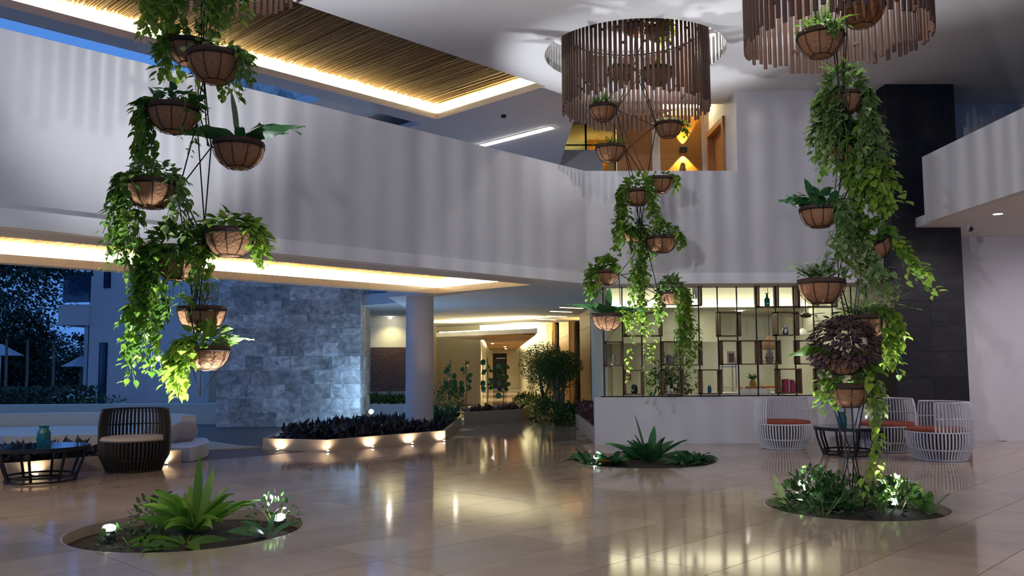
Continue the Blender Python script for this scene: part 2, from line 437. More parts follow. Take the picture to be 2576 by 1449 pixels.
# small smoke detector and linear light
p = at(1267, 290, 17.15); m = MB(); m.lathe([(.0,-.05),(.045,-.05),(.05,-.03),(.06,0)], 16, (p.x, p.y, CZ)); d = m.build('smoke_detector', M['black_metal'], None, True)
tag(d, 'small dark smoke detector on the upper ceiling near the linear light', 'detector')
t = thing('linear_light', AB(13.57, 12.98, CZ-.02), 'white linear tube light fixed to the upper hall ceiling', 'light')
m = MB(); m.beam(AB(13.57, 11.9, CZ-.02), AB(13.57, 14.4, CZ-.02), .13, .024); m.build('diffuser', M['tube_white'], t)
m = MB(); m.beam(AB(13.57, 11.88, CZ-.008), AB(13.57, 14.42, CZ-.008), .16, .014); m.build('housing', M['steel'], t)

# ---- the diagonal parapet of the upper floor (wall_left) with its fascia
m = MB(); m.prism([tuple(AB(-6, 9.86)[:2]), (1.626, 15.57), (1.60, 15.77), tuple(AB(12.0, 10.06)[:2]), tuple(AB(-6, 10.06)[:2])], 3.12, 5.0)
struct('wall_left', m, M['plaster'], 'long white parapet of the upper floor running diagonally', 'wall')
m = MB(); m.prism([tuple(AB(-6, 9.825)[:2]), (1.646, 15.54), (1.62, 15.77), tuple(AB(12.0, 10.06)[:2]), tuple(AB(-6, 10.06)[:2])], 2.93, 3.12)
struct('trim_1', m, M['fascia_lit_tone'], 'slightly projecting band along the foot of the diagonal parapet', 'trim')
# ---- lower soffit with the reed recess
LZ = 2.93
m = MB(); m.prism(abpoly(-6, 11.6, 10.06, 10.62), LZ, LZ+.35)
m.prism(abpoly(-6, 11.47, 13.18, 13.42), LZ-.01, LZ+.11)
m.prism(abpoly(-6, 11.9, 13.42, 13.5), LZ+.05, LZ+.5); m.prism(abpoly(11.75, 11.9, 10.4, 13.5), LZ+.1, LZ+.5)
m.prism(abpoly(-6, 11.9, 10.4, 13.5), LZ+.46, LZ+.56)
corr = [tuple(AB(11.47, 9.86)[:2]), (1.53, 15.62), (1.97, 15.62), (1.97, 16.6), (2.9, 22), (2.9, 29.2), (-2.3, 33.2), (-2.3, 18.3), tuple(AB(11.47, 13.42)[:2])]
m.prism(corr, LZ-.01, LZ+.11)
m.prism([(-2.6, 17.9), (3.0, 17.9), (3.0, 60), (-2.6, 60)], LZ+.46, LZ+.6)
low = struct('ceiling_lower', m, M['ceiling_paint'], 'low white soffit under the upper floor leading to the hall', 'ceiling')
m = MB(); m.prism(abpoly(-4, 11.62, 13.28, 13.32), LZ+.112, LZ+.135); m.prism(abpoly(11.58, 11.62, 10.65, 13.27), LZ+.112, LZ+.135)
tag(m.build('cove_light', M['led_warm_low']), 'warm light strip hidden round the edge of the lower reed soffit', 'light strip')
reed_panel('reed_soffit', 1.5, 11.52, 10.5, 13.28, LZ+.3, 'brown reed soffit panel in the lit recess above the lounge edge', 4, .028)
# ---- straight parapet and tall white wall at the back
m = MB(); m.box(1.626, 4.42, 15.57, 15.77, 3.12, 5.0); m.box(4.42, 7.03, 15.57, 15.77, 3.12, CZ)
m.box(4.42, 4.60, 15.77, 16.42, 3.12, CZ); m.box(4.42, 4.60, 17.62, 18.3, 3.12, CZ); m.box(4.42, 4.60, 16.42, 17.62, 6.2, CZ)
struct('wall_back', m, M['plaster'], 'white parapet and tall white wall above the shelf screen', 'wall')
m = MB(); m.box(1.646, 7.03, 15.54, 15.77, 2.93, 3.12); struct('trim_2', m, M['fascia_lit_tone'], 'white band along the foot of the straight parapet', 'trim')
m = MB(); m.box(1.53, 7.03, 15.77, 16.75, 2.95, 3.12); m.box(1.97, 7.03, 15.77, 25, 3.5, 3.6); struct('ceiling_shelf', m, M['ceiling_paint'], 'white soffit just over the shelf screen', 'ceiling')
# upper floor slab seen over the parapet
m = MB(); m.prism([tuple(AB(-6, 10.06)[:2]), (1.56, 15.78), (4.42, 15.78), (4.42, 26), (-4, 26), tuple(AB(11.9, 13.6)[:2]), tuple(AB(-6, 13.6)[:2])], 3.6, 3.75)
struct('floor_upper', m, M['plaster'], 'upper floor walkway behind the white parapets', 'floor')
# ---- low wall below the shelves
m = MB(); m.box(1.82, 7.03, 16.35, 16.52, 0, .865);
struct('wall_low', m, M['plaster'], 'low white wall under the black and wood shelf screen', 'wall')
# ---- tall dark slate wall
m = MB(); m.box(7.03, 8.28, 15.235, 16.4, 0, CZ); sl = struct('wall_slate', m, M['black_metal'], 'tall wall of dark slate tiles behind the white chairs', 'wall')
rr = random.Random(9)
for k in range(15):
    z0 = k*.45-.12; z1 = min(CZ, z0+.447); z0 = max(0, z0)
    for x0, x1 in ((7.03, 7.655), (7.658, 8.28)):
        t = MB(); d = rr.uniform(0, .006); t.box(x0, x1, 15.20-d, 15.235, z0, z1); t.build('slate_tile', M['slate'], sl)
# ---- right side: wall, balcony
m = MB(); m.box(8.28, 14, 16.4, 16.6, 0, CZ); struct('wall_right', m, M['plaster'], 'pale wall beyond the slate wall under the balcony', 'wall')
m = MB(); m.box(7.31, 7.47, -6, 14.54, 3.86, 5.0); struct('wall_balcony', m, M['plaster'], 'white balcony parapet striped by slat shadows on the right', 'wall')
m = MB(); m.box(7.47, 14, -6, 15.2, 3.88, 4.05); m.box(8.28, 14, 15.2, 16.4, 3.88, 4.05); struct('ceiling_balcony', m, M['ceiling_paint'], 'white underside of the balcony on the right', 'ceiling')
m = MB(); m.box(14, 14.2, -6, 16.6, 0, 7); struct('wall_outer', m, M['plaster'], 'outer lobby wall beside the balcony', 'wall')
for k, (x, y) in enumerate(((-3.2, 1.6), (.6, 2.6), (4.6, 2.2), (.8, -2.2))):  # unseen ceiling lamps added to brighten walls and floor from the viewer's side
    t = thing('lobby_fill_light', (x, y, CZ), 'added lobby fill light, %s, in the ceiling over the viewer' % ['left', 'middle', 'right', 'rear'][k], 'light')
    m = MB(); m.lathe([(.11, -.012), (.14, -.012), (.14, -.001)], 24, (x, y, CZ), False, False); m.build('trim_ring', M['steel'], t, True)
    m = MB(); m.lathe([(.11, -.010), (.11, -.002)], 24, (x, y, CZ)); m.build('lens', M['downlight_face'], t, True)
    lamp('SPOT', 'lobby_fill_beam', (x, y, CZ-.03), 260, (1.0,.90,.80), t, .25, (x, y+1.0, 0), 2.15, 1.0)
p = at(2510, 538, 13.78); t = thing('downlight', (p.x, p.y, 3.87), 'round recessed downlight under the balcony', 'light')
m = MB(); m.lathe([(.075,.01),(.1,.008),(.1,-.004),(.075,-.004)], 24, (p.x, p.y, 3.875), False, False); m.build('trim_ring', M['steel'], t, True)
m = MB(); m.lathe([(.074,.003),(.074,.006)], 24, (p.x, p.y, 3.872)); m.build('lens', M['downlight_face'], t, True)
lamp('SPOT', 'downlight_beam', (p.x, p.y, 3.85), 48, (1,.90,.98), t, .05, (p.x, p.y+.3, 0), 2.6, .8)
for k, (x, y) in enumerate(((10.4, 14.2), (9.2, 10.6), (11.5, 10.8))):  # further unseen downlights added to brighten the pale wall
    t = thing('downlight', (x, y, 3.87), ['farther', 'nearer', 'outer'][k]+' added fill downlight under the balcony outside the frame', 'light')
    m = MB(); m.lathe([(.075,.01),(.1,.008),(.1,-.004),(.075,-.004)], 24, (x, y, 3.875), False, False); m.build('trim_ring', M['steel'], t, True)
    m = MB(); m.lathe([(.074,.003),(.074,.006)], 24, (x, y, 3.872)); m.build('lens', M['downlight_face'], t, True)
    lamp('SPOT', 'downlight_beam', (x, y, 3.85), 48, (1,.90,.98), t, .05, (x, y+.8, 0), 2.7, .8)
p = at(2441, 556, 14.9); t = thing('security_camera', (p.x, p.y, 3.8), 'small dome security camera under the balcony beside the slate wall', 'camera')
m = MB(); m.box(p.x-.07, p.x-.03, p.y-.02, p.y+.02, 3.78, 3.88); m.build('bracket', M['white_paint'], t)
m = MB(); m.sphere((p.x, p.y, 3.80), .045, .045, .045); m.build('dome', M['dark_glass'], t, True)

# ---- floodlight mast behind the viewer that throws the basket shadows on the back wall
t = thing('flood_light', (-2.6, -1.2, 0), 'floodlight on a slim mast standing behind the viewer', 'light')
m = MB(); m.lathe([(.22, 0), (.22, .03), (.04, .05), (.04, 3.4)], 20, (-2.6, -1.2, 0)); m.build('mast', M['black_metal'], t, True)
m = MB(); m.box(-2.75, -2.45, -1.3, -1.1, 3.4, 3.62); m.build('head', M['black_metal'], t)
m = MB(); m.box(-2.72, -2.48, -1.099, -1.09, 3.43, 3.59); m.build('lens', M['downlight_face'], t)
lamp('SPOT', 'flood_beam', (-2.6, -1.06, 3.51), 620, (.95,.93,1.0), t, .07, (5.0, 14, 3.7), .80, .6)

# ---- two unseen fill downlights added in the lower soffit to brighten the lounge
for k, (a, b) in enumerate(((2.0, 10.35), (.4, 10.35))):
    q = AB(a, b, LZ); t = thing('soffit_fill_light', q, ['nearer', 'farther'][k]+' added fill downlight in the lower soffit left of the drum table', 'light')
    m = MB(); m.lathe([(.06, -.008), (.06, -.001)], 20, q); m.build('lens', M['step_face'], t, True)
    lamp('SPOT', 'soffit_fill_beam', q+Vector((0, 0, -.02)), 60, (1.0,.82,.60), t, .06, AB(a+2.0, b+1.6, 0), 2.5, .9)

# ---- stone clad wall, every slab a piece of its own
m = MB(); m.box(-6.87, -3.40, 21.56, 23.1, 0, 9); sw = struct('wall_stone', m, M['wall_stone'], 'grey veined stone clad wall standing beside the reflecting pool', 'wall')
rr = random.Random(21); z = 0.0
while z < 4.0:
    h = .344; x = -6.88
    while x < -3.38:
        w = min(rr.choice([.3, .38, .45, .55, .62]), -3.38-x)
        if -3.38-x-w < .15: w = -3.38-x
        t = MB(); t.box(x+.001, x+w-.001, 21.52-rr.uniform(0, .012), 21.56, z+.001, z+h-.001); t.build('stone_slab', M['wall_stone'], sw); x += w
    y = 21.52
    while y < 23.1:
        w = min(rr.choice([.45, .6, .75]), 23.1-y)
        if 23.1-y-w < .15: w = 23.1-y
        t = MB(); t.box(-3.40, -3.37+rr.uniform(0, .012), y+.002, y+w-.002, z+.002, z+h-.002); t.build('stone_slab', M['wall_stone'], sw); y += w
    z += h
# ---- white column under the corner of the soffit
m = MB(); m.lathe([(.29, -.05), (.29, 2.93)], 40, (-1.62, 18.25, 0)); m.build('column', M['plaster'], None, True)
o = COL.objects['column']; o.name = 'trim_3'; tag(o, 'round white column carrying the corner of the lower soffit', 'column', None, 'structure')

# ---- hall: left wall, right panelled wall, canopy, end wall with glass door
m = MB(); m.box(-2.3, -.66, 33.3, 33.5, 0, 3.4); m.box(-.86, -.66, 33.5, 53, 0, 3.4); m.box(-2.45, -2.3, 24.5, 33.5, 0, 3.4)
struct('wall_hall_left', m, M['plaster_cream'], 'cream wall on the left of the lit hall', 'wall')
m = MB(); m.prism([(2.4, 42.1), (1.31, 53), (1.5, 53), (2.6, 42.1)], 0, 3.4); m.box(2.9, 3.05, 21.9, 42.1, 0, 3.4); m.box(2.4, 3.05, 42.1, 42.3, 0, 3.4)
struct('wall_hall_right', m, M['plaster_cream'], 'cream wall on the right of the lit hall', 'wall')
m = MB(); m.box(-.86, -.27, 53, 53.2, 0, 3.4); m.box(.58, 1.5, 53, 53.2, 0, 3.4); m.box(-.27, .58, 53, 53.2, 2.15, 3.4)
struct('wall_hall_end', m, M['plaster_warm'], 'end wall of the hall round the dark glass door', 'wall')
d = thing('door_1', (.33, 53.0, 0), 'dark glass door at the far end of the hall', 'door'); tag(d, kind='structure')
m = MB(); m.box(-.27, .58, 53.05, 53.09, .02, 2.0); m.build('glass_leaf', M['door_glass'], d)
m = MB(); m.box(-.27, .58, 53.02, 53.12, 2.0, 2.15); m.box(.53, .58, 53.02, 53.12, 0, 2.0); m.box(-.27, -.22, 53.02, 53.12, 0, 2.0); m.build('frame', M['black_metal'], d)
m = MB(); m.box(-.05, .50, 53.0, 53.03, 1.82, 1.88); m.build('push_bar', M['steel'], d)
for k, (y0, y1) in enumerate(((22.2, 25.2), (28.9, 33.6), (37.7, 42.0))):
    t = thing('wall_panel', (2.45, (y0+y1)/2, 0), ['nearest vertical wood wall panel beside the hall opening', 'middle vertical wood wall panel behind the round trees', 'farthest vertical wood wall panel along the hall'][k], 'panel', 'wood panels along the hall')
    m = MB(); m.box(2.4, 2.52, y0, y1, 0, 2.45); m.build('board', M['panel_wood'], t)
    m = MB(); m.box(2.4, 2.52, y0, y1, 2.458, 3.38 if k else 2.92); m.build('board', M['panel_wood'], t)
    m = MB(); m.box(2.385, 2.40, y0-.015, y0+.015, 0, 2.92); m.build('edge_strip', M['black_metal'], t)
for k, (y, h) in enumerate(((27.4, 1.75), (35.6, 1.75))):
    t = thing('wall_sconce', (2.84, y, h), ['warm wall sconce in the nearer lit niche of the hall', 'warm wall sconce in the farther lit niche of the hall'][k], 'lamp')
    m = MB(); m.box(2.78, 2.9, y-.06, y+.06, h-.06, h+.06); m.build('shade', M['black_metal'], t)
    lamp('SPOT', 'sconce_up', (2.80, y, h+.08), 40, (1,.55,.14), t, .03, (2.88, y, h+2), 1.6, .3)
    lamp('SPOT', 'sconce_down', (2.80, y, h-.08), 40, (1,.55,.14), t, .03, (2.88, y, h-2), 1.6, .3)
t = thing('ceiling_canopy', (0, 28, 2.4), 'white edged hanging wood canopy over the hall entrance', 'canopy')
cp = [(1.2, 25.9), (-2.05, 29.3), (-.5, 33.4), (-.5, 52.8), (1.2, 52.8)]
m = MB(); m.prism(cp, 2.42, 2.56); m.build('slab', M['plaster'], t)
yy = 26.4; k = 0
while yy < 52:
    w = 1.6+k*.12; m = MB(); x0 = max(-.48, 1.2-(yy-25.9)*.95+.06)
    m.prism([(x0, yy), (1.17, yy-.0), (1.17, yy+w-.12), (max(-.48, 1.2-(yy+w-.12-25.9)*.95+.06), yy+w-.12)], 2.375, 2.42); m.build('wood_board', M['panel_wood'], t); yy += w; k += 1
m = MB(); m.prism([(1.1, 26.2), (-1.95, 29.4), (-1.9, 29.46), (1.1, 26.3)], 2.561, 2.585)
m.box(-.47, -.43, 33.6, 52, 2.561, 2.585); m.box(1.14, 1.18, 30, 52, 2.561, 2.585)
tag(m.build('cove_light', M['led_hall']), 'warm light strip on top of the hall canopy', 'light strip')
for k, (x, y) in enumerate(((1.9, 22.2), (1.75, 23.8), (1.8, 26.2), (1.6, 28.0))):
    m = MB(); m.beam((x-.3, y-.35, 2.915), (x+.3, y+.1, 2.915), .07, .012)
    tag(m.build('slot_light', M['led_slot']), 'slim slot light in the hall ceiling, %s from the entrance' % ['first', 'second', 'third', 'fourth'][k], 'light', 'slot lights in the hall ceiling')
for k, (x, y, e) in enumerate(((-.2, 37, 220), (.4, 44, 200), (.5, 50, 110), (-1.3, 27.2, 260))):
    t = thing('hall_downlight', (x, y, 2.36 if k < 3 else 2.9), ['first', 'second', 'third', 'side'][k]+' small downlight over the hall floor', 'light')
    z = 2.36 if k < 3 else 2.9
    m = MB(); m.lathe([(.05, 0), (.05, .02)], 16, (x, y, z)); m.build('lens', M['step_face'], t, True)
    lamp('SPOT', 'hall_beam', (x, y, z-.03), e, (1,.86,.50), t, .06, (x, y, 0), 2.4, .9)

# ---- upper hall seen over the straight parapet
m = MB(); m.box(3.30, 3.47, 18.0, 18.2, 3.75, 6.75); m.box(4.36, 4.42, 18.0, 18.2, 3.75, 6.75); m.box(3.47, 4.36, 18.06, 18.2, 3.75, 3.9); m.box(2.55, 4.42, 17.6, 18.2, 6.75, 6.95)
m.box(.6, 2.75, 22, 22.2, 3.75, 7.0); m.box(1.6, 4.42, 26.8, 27, 3.75, 8.1)
struct('wall_upper_hall', m, M['plaster'], 'white piers and low wall of the upper hall', 'wall')
for k, (z0, z1) in enumerate(((3.9, 5.80), (5.806, 6.75))):
    m = MB(); m.box(3.47, 4.36, 18.03, 18.08, z0, z1); o = m.build('wood_panel', M['panel_wood'])
    tag(o, ['lower', 'upper'][k]+' wood panel lit by the sconce on the upper floor', 'panel')
m = MB(); m.box(2.56, 3.30, 18.02, 18.08, 3.75, 6.75); tag(m.build('wood_panel', M['door_wood']), 'unlit brown wood panel left of the white pier on the upper floor', 'panel')
t = thing('wall_sconce', (3.955, 17.95, 5.99), 'dark up and down wall sconce glowing on the upper floor wood panel', 'lamp')
m = MB(); m.box(3.88, 4.03, 17.92, 18.03, 5.94, 6.04); m.build('shade', M['black_metal'], t)
lamp('SPOT', 'sconce_up', (3.955, 17.965, 6.055), 60, (1,.60,.15), t, .015, (3.955, 17.995, 7.0), 1.1, .15)
lamp('SPOT', 'sconce_down', (3.955, 17.965, 5.92), 60, (1,.60,.15), t, .015, (3.955, 17.995, 4.9), 1.5, .15)
cu = bpy.data.curves.new('numeral', 'FONT'); cu.body = '2'; cu.size = .26; cu.extrude = .012; cu.align_x = 'CENTER'
to = bpy.data.objects.new('numeral_tmp', cu); COL.objects.link(to)
bpy.context.view_layer.update()
nm = bpy.data.meshes.new_from_object(to.evaluated_get(bpy.context.evaluated_depsgraph_get())); bpy.data.objects.remove(to)
o = mesh_obj('wall_numeral', nm, M['black_metal']); o.rotation_euler = (math.pi/2, 0, 0); o.location = (3.955, 18.012, 5.545)
tag(o, 'black numeral 2 on the wood panel below the sconce', 'numeral')
m = MB(); m.box(3.5, 4.3, 17.585, 17.6, 6.80, 6.84)
tag(m.build('slot_light', M['led_warm_low']), 'warm slot light above the sconce panel on the upper floor', 'light')
dd = thing('door_2', (4.42, 17.0, 3.75), 'brown wooden door in the side wall of the upper hall', 'door'); tag(dd, kind='structure')
m = MB(); m.box(4.50, 4.55, 16.48, 17.55, 3.75, 6.14); m.build('leaf', M['door_wood'], dd)
m = MB(); m.box(4.37, 4.60, 16.37, 16.48, 3.75, 6.15); m.box(4.37, 4.60, 17.55, 17.66, 3.75, 6.15); m.box(4.37, 4.60, 16.37, 17.66, 6.15, 6.26); m.build('frame', M['door_wood'], dd)
gl = thing('window_1', (2.4, 23.5, 7.0), 'dark glazed screen with black frame in the upper hall', 'window'); tag(gl, kind='structure')
m = MB(); m.box(1.62, 3.3, 23.52, 23.54, 3.75, 8.1); m.build('pane', plain('smoked', (.25,.24,.12), .05, trans=.9), gl)
m = MB(); m.box(1.62, 3.3, 23.5, 23.56, 7.22, 7.36); m.box(1.62, 3.3, 23.5, 23.56, 7.50, 7.53); m.box(2.45, 2.5, 23.5, 23.56, 3.75, 8.1); m.box(3.26, 3.3, 23.5, 23.56, 3.75, 8.1); m.build('frame', M['black_metal'], gl)
m = MB(); m.box(2.72, 3.3, 25.2, 25.25, 6.0, 8.1); tag(m.build('wood_panel', M['panel_wood']), 'orange lit wood panel behind the upper glazed screen', 'panel')
t = thing('wall_lamp', (3.0, 25.1, 7.3), 'small warm wall lamp behind the upper glazed screen', 'lamp')
m = MB(); m.box(2.97, 3.03, 25.12, 25.2, 7.26, 7.32); m.build('shade', M['black_metal'], t)
lamp('POINT', 'lamp_glow', (3.0, 24.95, 7.6), 22, (1,.6,.15), t, .03)
lamp('POINT', 'lamp_glow', (2.0, 25.9, 7.5), 26, (1,.85,.42), t, .05)

# ---- room behind the shelf screen
m = MB(); m.box(2.4, 9, 22.0, 22.2, 0, 3.5); m.box(7.0, 7.2, 16.4, 22, 0, 3.5); m.prism([(1.98, 16.56), (2.1, 16.56), (2.5, 22), (2.4, 22)], 0, 3.5)
struct('wall_room', m, M['plaster_room'], 'pale lit wall of the room behind the shelf screen', 'wall')
m = MB(); m.prism([(2.0, 16.55), (9, 16.55), (9, 22), (2.4, 22)], -.05, 0.0); struct('floor_room', m, M['pit_stone'], 'floor of the room behind the shelf screen', 'floor')
m = MB(); m.box(2.3, 7.0, 19.3, 22, 2.74, 3.5); m.prism([(2.4, 21.6), (2.4, 21.1), (4.75, 19.9), (5.2, 20.2)], 1.98, 2.74)
struct('ceiling_room', m, M['plaster_room'], 'bulkhead and ceiling of the lit room behind the shelves', 'ceiling')
m = MB(); m.box(2.3, 6.9, 19.18, 19.22, 2.76, 2.785); m.box(2.3, 6.9, 19.12, 19.3, 2.74, 2.758)
tag(m.build('cove_light', emissive('led_room', (1,.92,.64), 5.5)), 'warm light strip glowing along the bulkhead behind the shelf screen', 'light strip')
for k, (x, y) in enumerate(((2.6, 18.2), (4.4, 18.2), (6.2, 18.2), (3.6, 20.6), (5.8, 20.6))):
    z = 3.45 if k < 3 else 2.72
    t = thing('room_downlight', (x, y, z), '%s ceiling downlight in the room behind the shelves' % ['left front', 'middle front', 'right front', 'left rear', 'right rear'][k], 'light')
    m = MB(); m.lathe([(.06, 0), (.06, .02)], 16, (x, y, z)); m.build('lens', M['step_face'], t, True)
    lamp('SPOT', 'room_beam', (x, y, z-.02), 26, (1,.96,.82), t, .1, (x, y+.4, 0), 2.5, .9)
t = thing('ceiling_spot', (3.97, 17.3, 2.75), 'grey cylinder spotlight under the shelf room ceiling', 'light')
m = MB(); m.lathe([(.05, 0), (.05, .22), (.045, .22)], 16, (3.97, 17.3, 2.78)); m.lathe([(.015, .22), (.015, .75)], 8, (3.97, 17.3, 2.78)); m.build('body', M['steel'], t, True)
# ================================================================== leaves
HEART = (np.array([(0,0,0),(.30,0,-.03),(.65,0,-.05),(1,0,-.15),(-.07,.20,.03),(.22,.42,.06),(.62,.30,.02),(-.07,-.20,.03),(.22,-.42,.06),(.62,-.30,.02)]),
         [(0,1,5,4),(1,2,6,5),(2,3,6),(1,0,7,8),(2,1,8,9),(3,2,9)])
LANCE = (np.array([(0,0,0),(.4,0,0),(1,0,-.10),(.35,.17,.04),(.35,-.17,.04)]), [(0,1,3),(1,2,3),(1,0,4),(2,1,4)])
OVAL = (np.array([(0,0,0),(.5,0,-.02),(1,0,-.06),(.3,.24,.05),(.75,.2,.02),(.3,-.24,.05),(.75,-.2,.02)]), [(0,1,4,3),(1,2,4),(1,0,5,6),(2,1,6)])
ROUND = (np.array([(0,0,0)]+[(.5-.5*math.cos(2*math.pi*k/10), .52*math.sin(2*math.pi*k/10), .03) for k in range(10)]), [tuple(range(1, 11))])
class LB:
    """collects leaves as one mesh with a tint for every leaf"""
    def __init__(s): s.v = []; s.f = []; s.t = []; s.n = 0
    def add(s, pos, d, nrm, size, tint, T=HEART, wide=1.0):
        d = Vector(d).normalized(); nrm = Vector(nrm); nrm = nrm-d*nrm.dot(d)
        if nrm.length < 1e-4: nrm = d.orthogonal()
        nrm.normalize(); e = nrm.cross(d)
        Mx = np.array([d, e*wide, nrm])
        s.v.append((T[0]*size) @ Mx + np.array(pos))
        for f in T[1]: s.f.append(tuple(i+s.n for i in f)); s.t.append(tint)
        s.n += len(T[0])
    def build(s, name, mat, parent=None, off=None, smooth=False):
        V = np.vstack(s.v)
        if parent: off = woff(parent); loc = None
        else: off = Vector(((V[:,0].min()+V[:,0].max())/2, (V[:,1].min()+V[:,1].max())/2, V[:,2].min())); loc = off
        V = V-np.array(off)
        me = bpy.data.meshes.new(name); me.from_pydata(V.tolist(), [], s.f)
        a = me.attributes.new('tint', 'FLOAT', 'FACE'); a.data.foreach_set('value', np.array(s.t, dtype=np.float32)); me.update()
        o = mesh_obj(name, me, mat, parent)
        if loc is not None: o.location = loc
        return o
def uv3(rr, zlo=-1, zhi=1):
    t = rr.uniform(0, 2*math.pi); z = rr.uniform(zlo, zhi); q = math.sqrt(max(0, 1-z*z)); return Vector((q*math.cos(t), q*math.sin(t), z))
def strap_leaf(name, base, ang, length, width, rise, droop, mat, parent, rr, tint=None, n=7, wavy=.0):
    """one long arching leaf as an object of its own"""
    pts = []; d = Vector((math.cos(ang), math.sin(ang), 0))
    for i in range(n+1):
        t = i/n; h = length*(t*math.cos(rise)+.12*t*t*droop); z = length*(t*math.sin(rise)-droop*.55*t*t*t)
        pts.append(Vector(base)+d*h+Vector((0, 0, z)))
    ro = rr.uniform(.25, 1.0)*(1 if rr.random() < .5 else -1); side = Vector((-d.y, d.x, 0))*math.cos(ro)+Vector((-d.x*math.sin(rise), -d.y*math.sin(rise), math.cos(rise)))*math.sin(ro); v = []; f = []
    for i, p in enumerate(pts):
        t = i/n; w = width*(math.sin(math.pi*min(1, .10+t*.92))**.75)*.5; w = max(w, .003)
        cz = width*.12+wavy*math.sin(i*2.4)
        v += [p+side*w+Vector((0, 0, cz)), p, p-side*w+Vector((0, 0, cz*(1 if not wavy else -.3)))]
    for i in range(n):
        a = i*3; f += [(a, a+1, a+4, a+3), (a+1, a+2, a+5, a+4)]
    off = woff(parent) if parent else Vector((0, 0, 0))
    me = bpy.data.meshes.new(name); me.from_pydata([tuple(p-off) for p in v], [], f)
    a = me.attributes.new('tint', 'FLOAT', 'FACE'); tt = rr.uniform(.15, .75) if tint is None else tint
    a.data.foreach_set('value', np.full(len(f), tt, dtype=np.float32)); me.polygons.foreach_set('use_smooth', [True]*len(f)); me.update()
    return mesh_obj(name, me, mat, parent)
def frond(base, ang, length, rise, droop, mat, parent, rr, leaflet=.05):
    lb = LB(); d = Vector((math.cos(ang), math.sin(ang), 0)); side = Vector((-d.y, d.x, 0)); n = max(9, int(length/.022)); prev = Vector(base)
    for i in range(1, n+1):
        t = i/n; p = Vector(base)+d*(length*t*math.cos(rise))+Vector((0, 0, length*(t*math.sin(rise)-droop*t*t*.9)))
        tang = (p-prev).normalized(); w = leaflet*(1-t*.75)*(.5 if t < .15 else 1)
        tn = min(1, max(0, .25+.5*t+rr.uniform(-.15, .15)))
        for s_ in (-1, 1): lb.add(p, side*s_+tang*.35+Vector((0, 0, rr.uniform(-.25, .05))), Vector((0, 0, 1))-tang*.2, w, tn, LANCE, 1.6)
        prev = p
    lb.add(prev, tang, (0, 0, 1), leaflet*.5, .7, LANCE)
    return lb.build('frond', mat, parent)
def vine(rr, root, soil, rim, ang, length, mat, size, spacing=.05, bias=.5, wander=.035, name='vine', up_=.07, stem=True):
    """a stem that climbs over the rim and trails down; its leaves are one sub-part"""
    d = Vector((math.cos(ang), math.sin(ang), 0)); pts = [soil+d*rim*.5, soil+d*rim*.85+Vector((0, 0, up_)), soil+d*rim*1.12+Vector((0, 0, up_*.6))]
    out = rim*rr.uniform(1.12, 1.35); p = soil+d*out+Vector((0, 0, -.03)); pts.append(p.copy())
    q = Vector((0, 0, 0)); L = 0
    while L < length:
        q = q*.75+Vector((rr.uniform(-wander, wander), rr.uniform(-wander, wander), 0)); st = min(.07, length-L+.01)
        p = p+Vector((q.x*.45, q.y*.45, -st)); pts.append(p.copy()); L += .07
    lb = LB(); acc = 0; k = 0
    for i in range(1, len(pts)):
        seg = pts[i]-pts[i-1]; acc += seg.length
        while acc > spacing:
            acc -= spacing*rr.uniform(.8, 1.25); k += 1
            pos = pts[i]-seg*rr.random()*.6
            h = uv3(rr, -.2, .2)+d*.55
            dd = h*.75+Vector((0, 0, rr.uniform(-1.0, -.25)))
            frac = i/len(pts); sz = size*rr.uniform(.6, 1.2)*(1 if frac < .8 else .75)
            pos = pos+h*.025
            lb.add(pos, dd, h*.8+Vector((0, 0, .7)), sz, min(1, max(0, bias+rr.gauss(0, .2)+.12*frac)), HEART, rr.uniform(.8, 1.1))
    m = MB(); m.tube(pts, .0035, 4)
    v = m.build(name, M['stem'], root)
    if lb.n: tag(lb.build('leaves', mat, v), None, None, None, 'stuff')
    return v
def crown(rr, root, soil, rim, n, h, size, mat, bias=.45, T=HEART, name='foliage', spread=1.15, wide=1.0):
    lb = LB()
    for _ in range(n):
        u = uv3(rr, -.05, 1); q = rr.uniform(.45, 1)**.6
        pos = soil+Vector((u.x*rim*spread*q, u.y*rim*spread*q, u.z*h*q+.01))
        dd = Vector((u.x, u.y, u.z*.4+rr.uniform(-.6, .5)))+uv3(rr)*.5
        lb.add(pos, dd, Vector((u.x*.4, u.y*.4, 1))+uv3(rr)*.4, size*rr.uniform(.6, 1.15), min(1, max(0, bias+rr.gauss(0, .2))), T, wide)
    return tag(lb.build(name, mat, root), None, None, None, 'stuff')

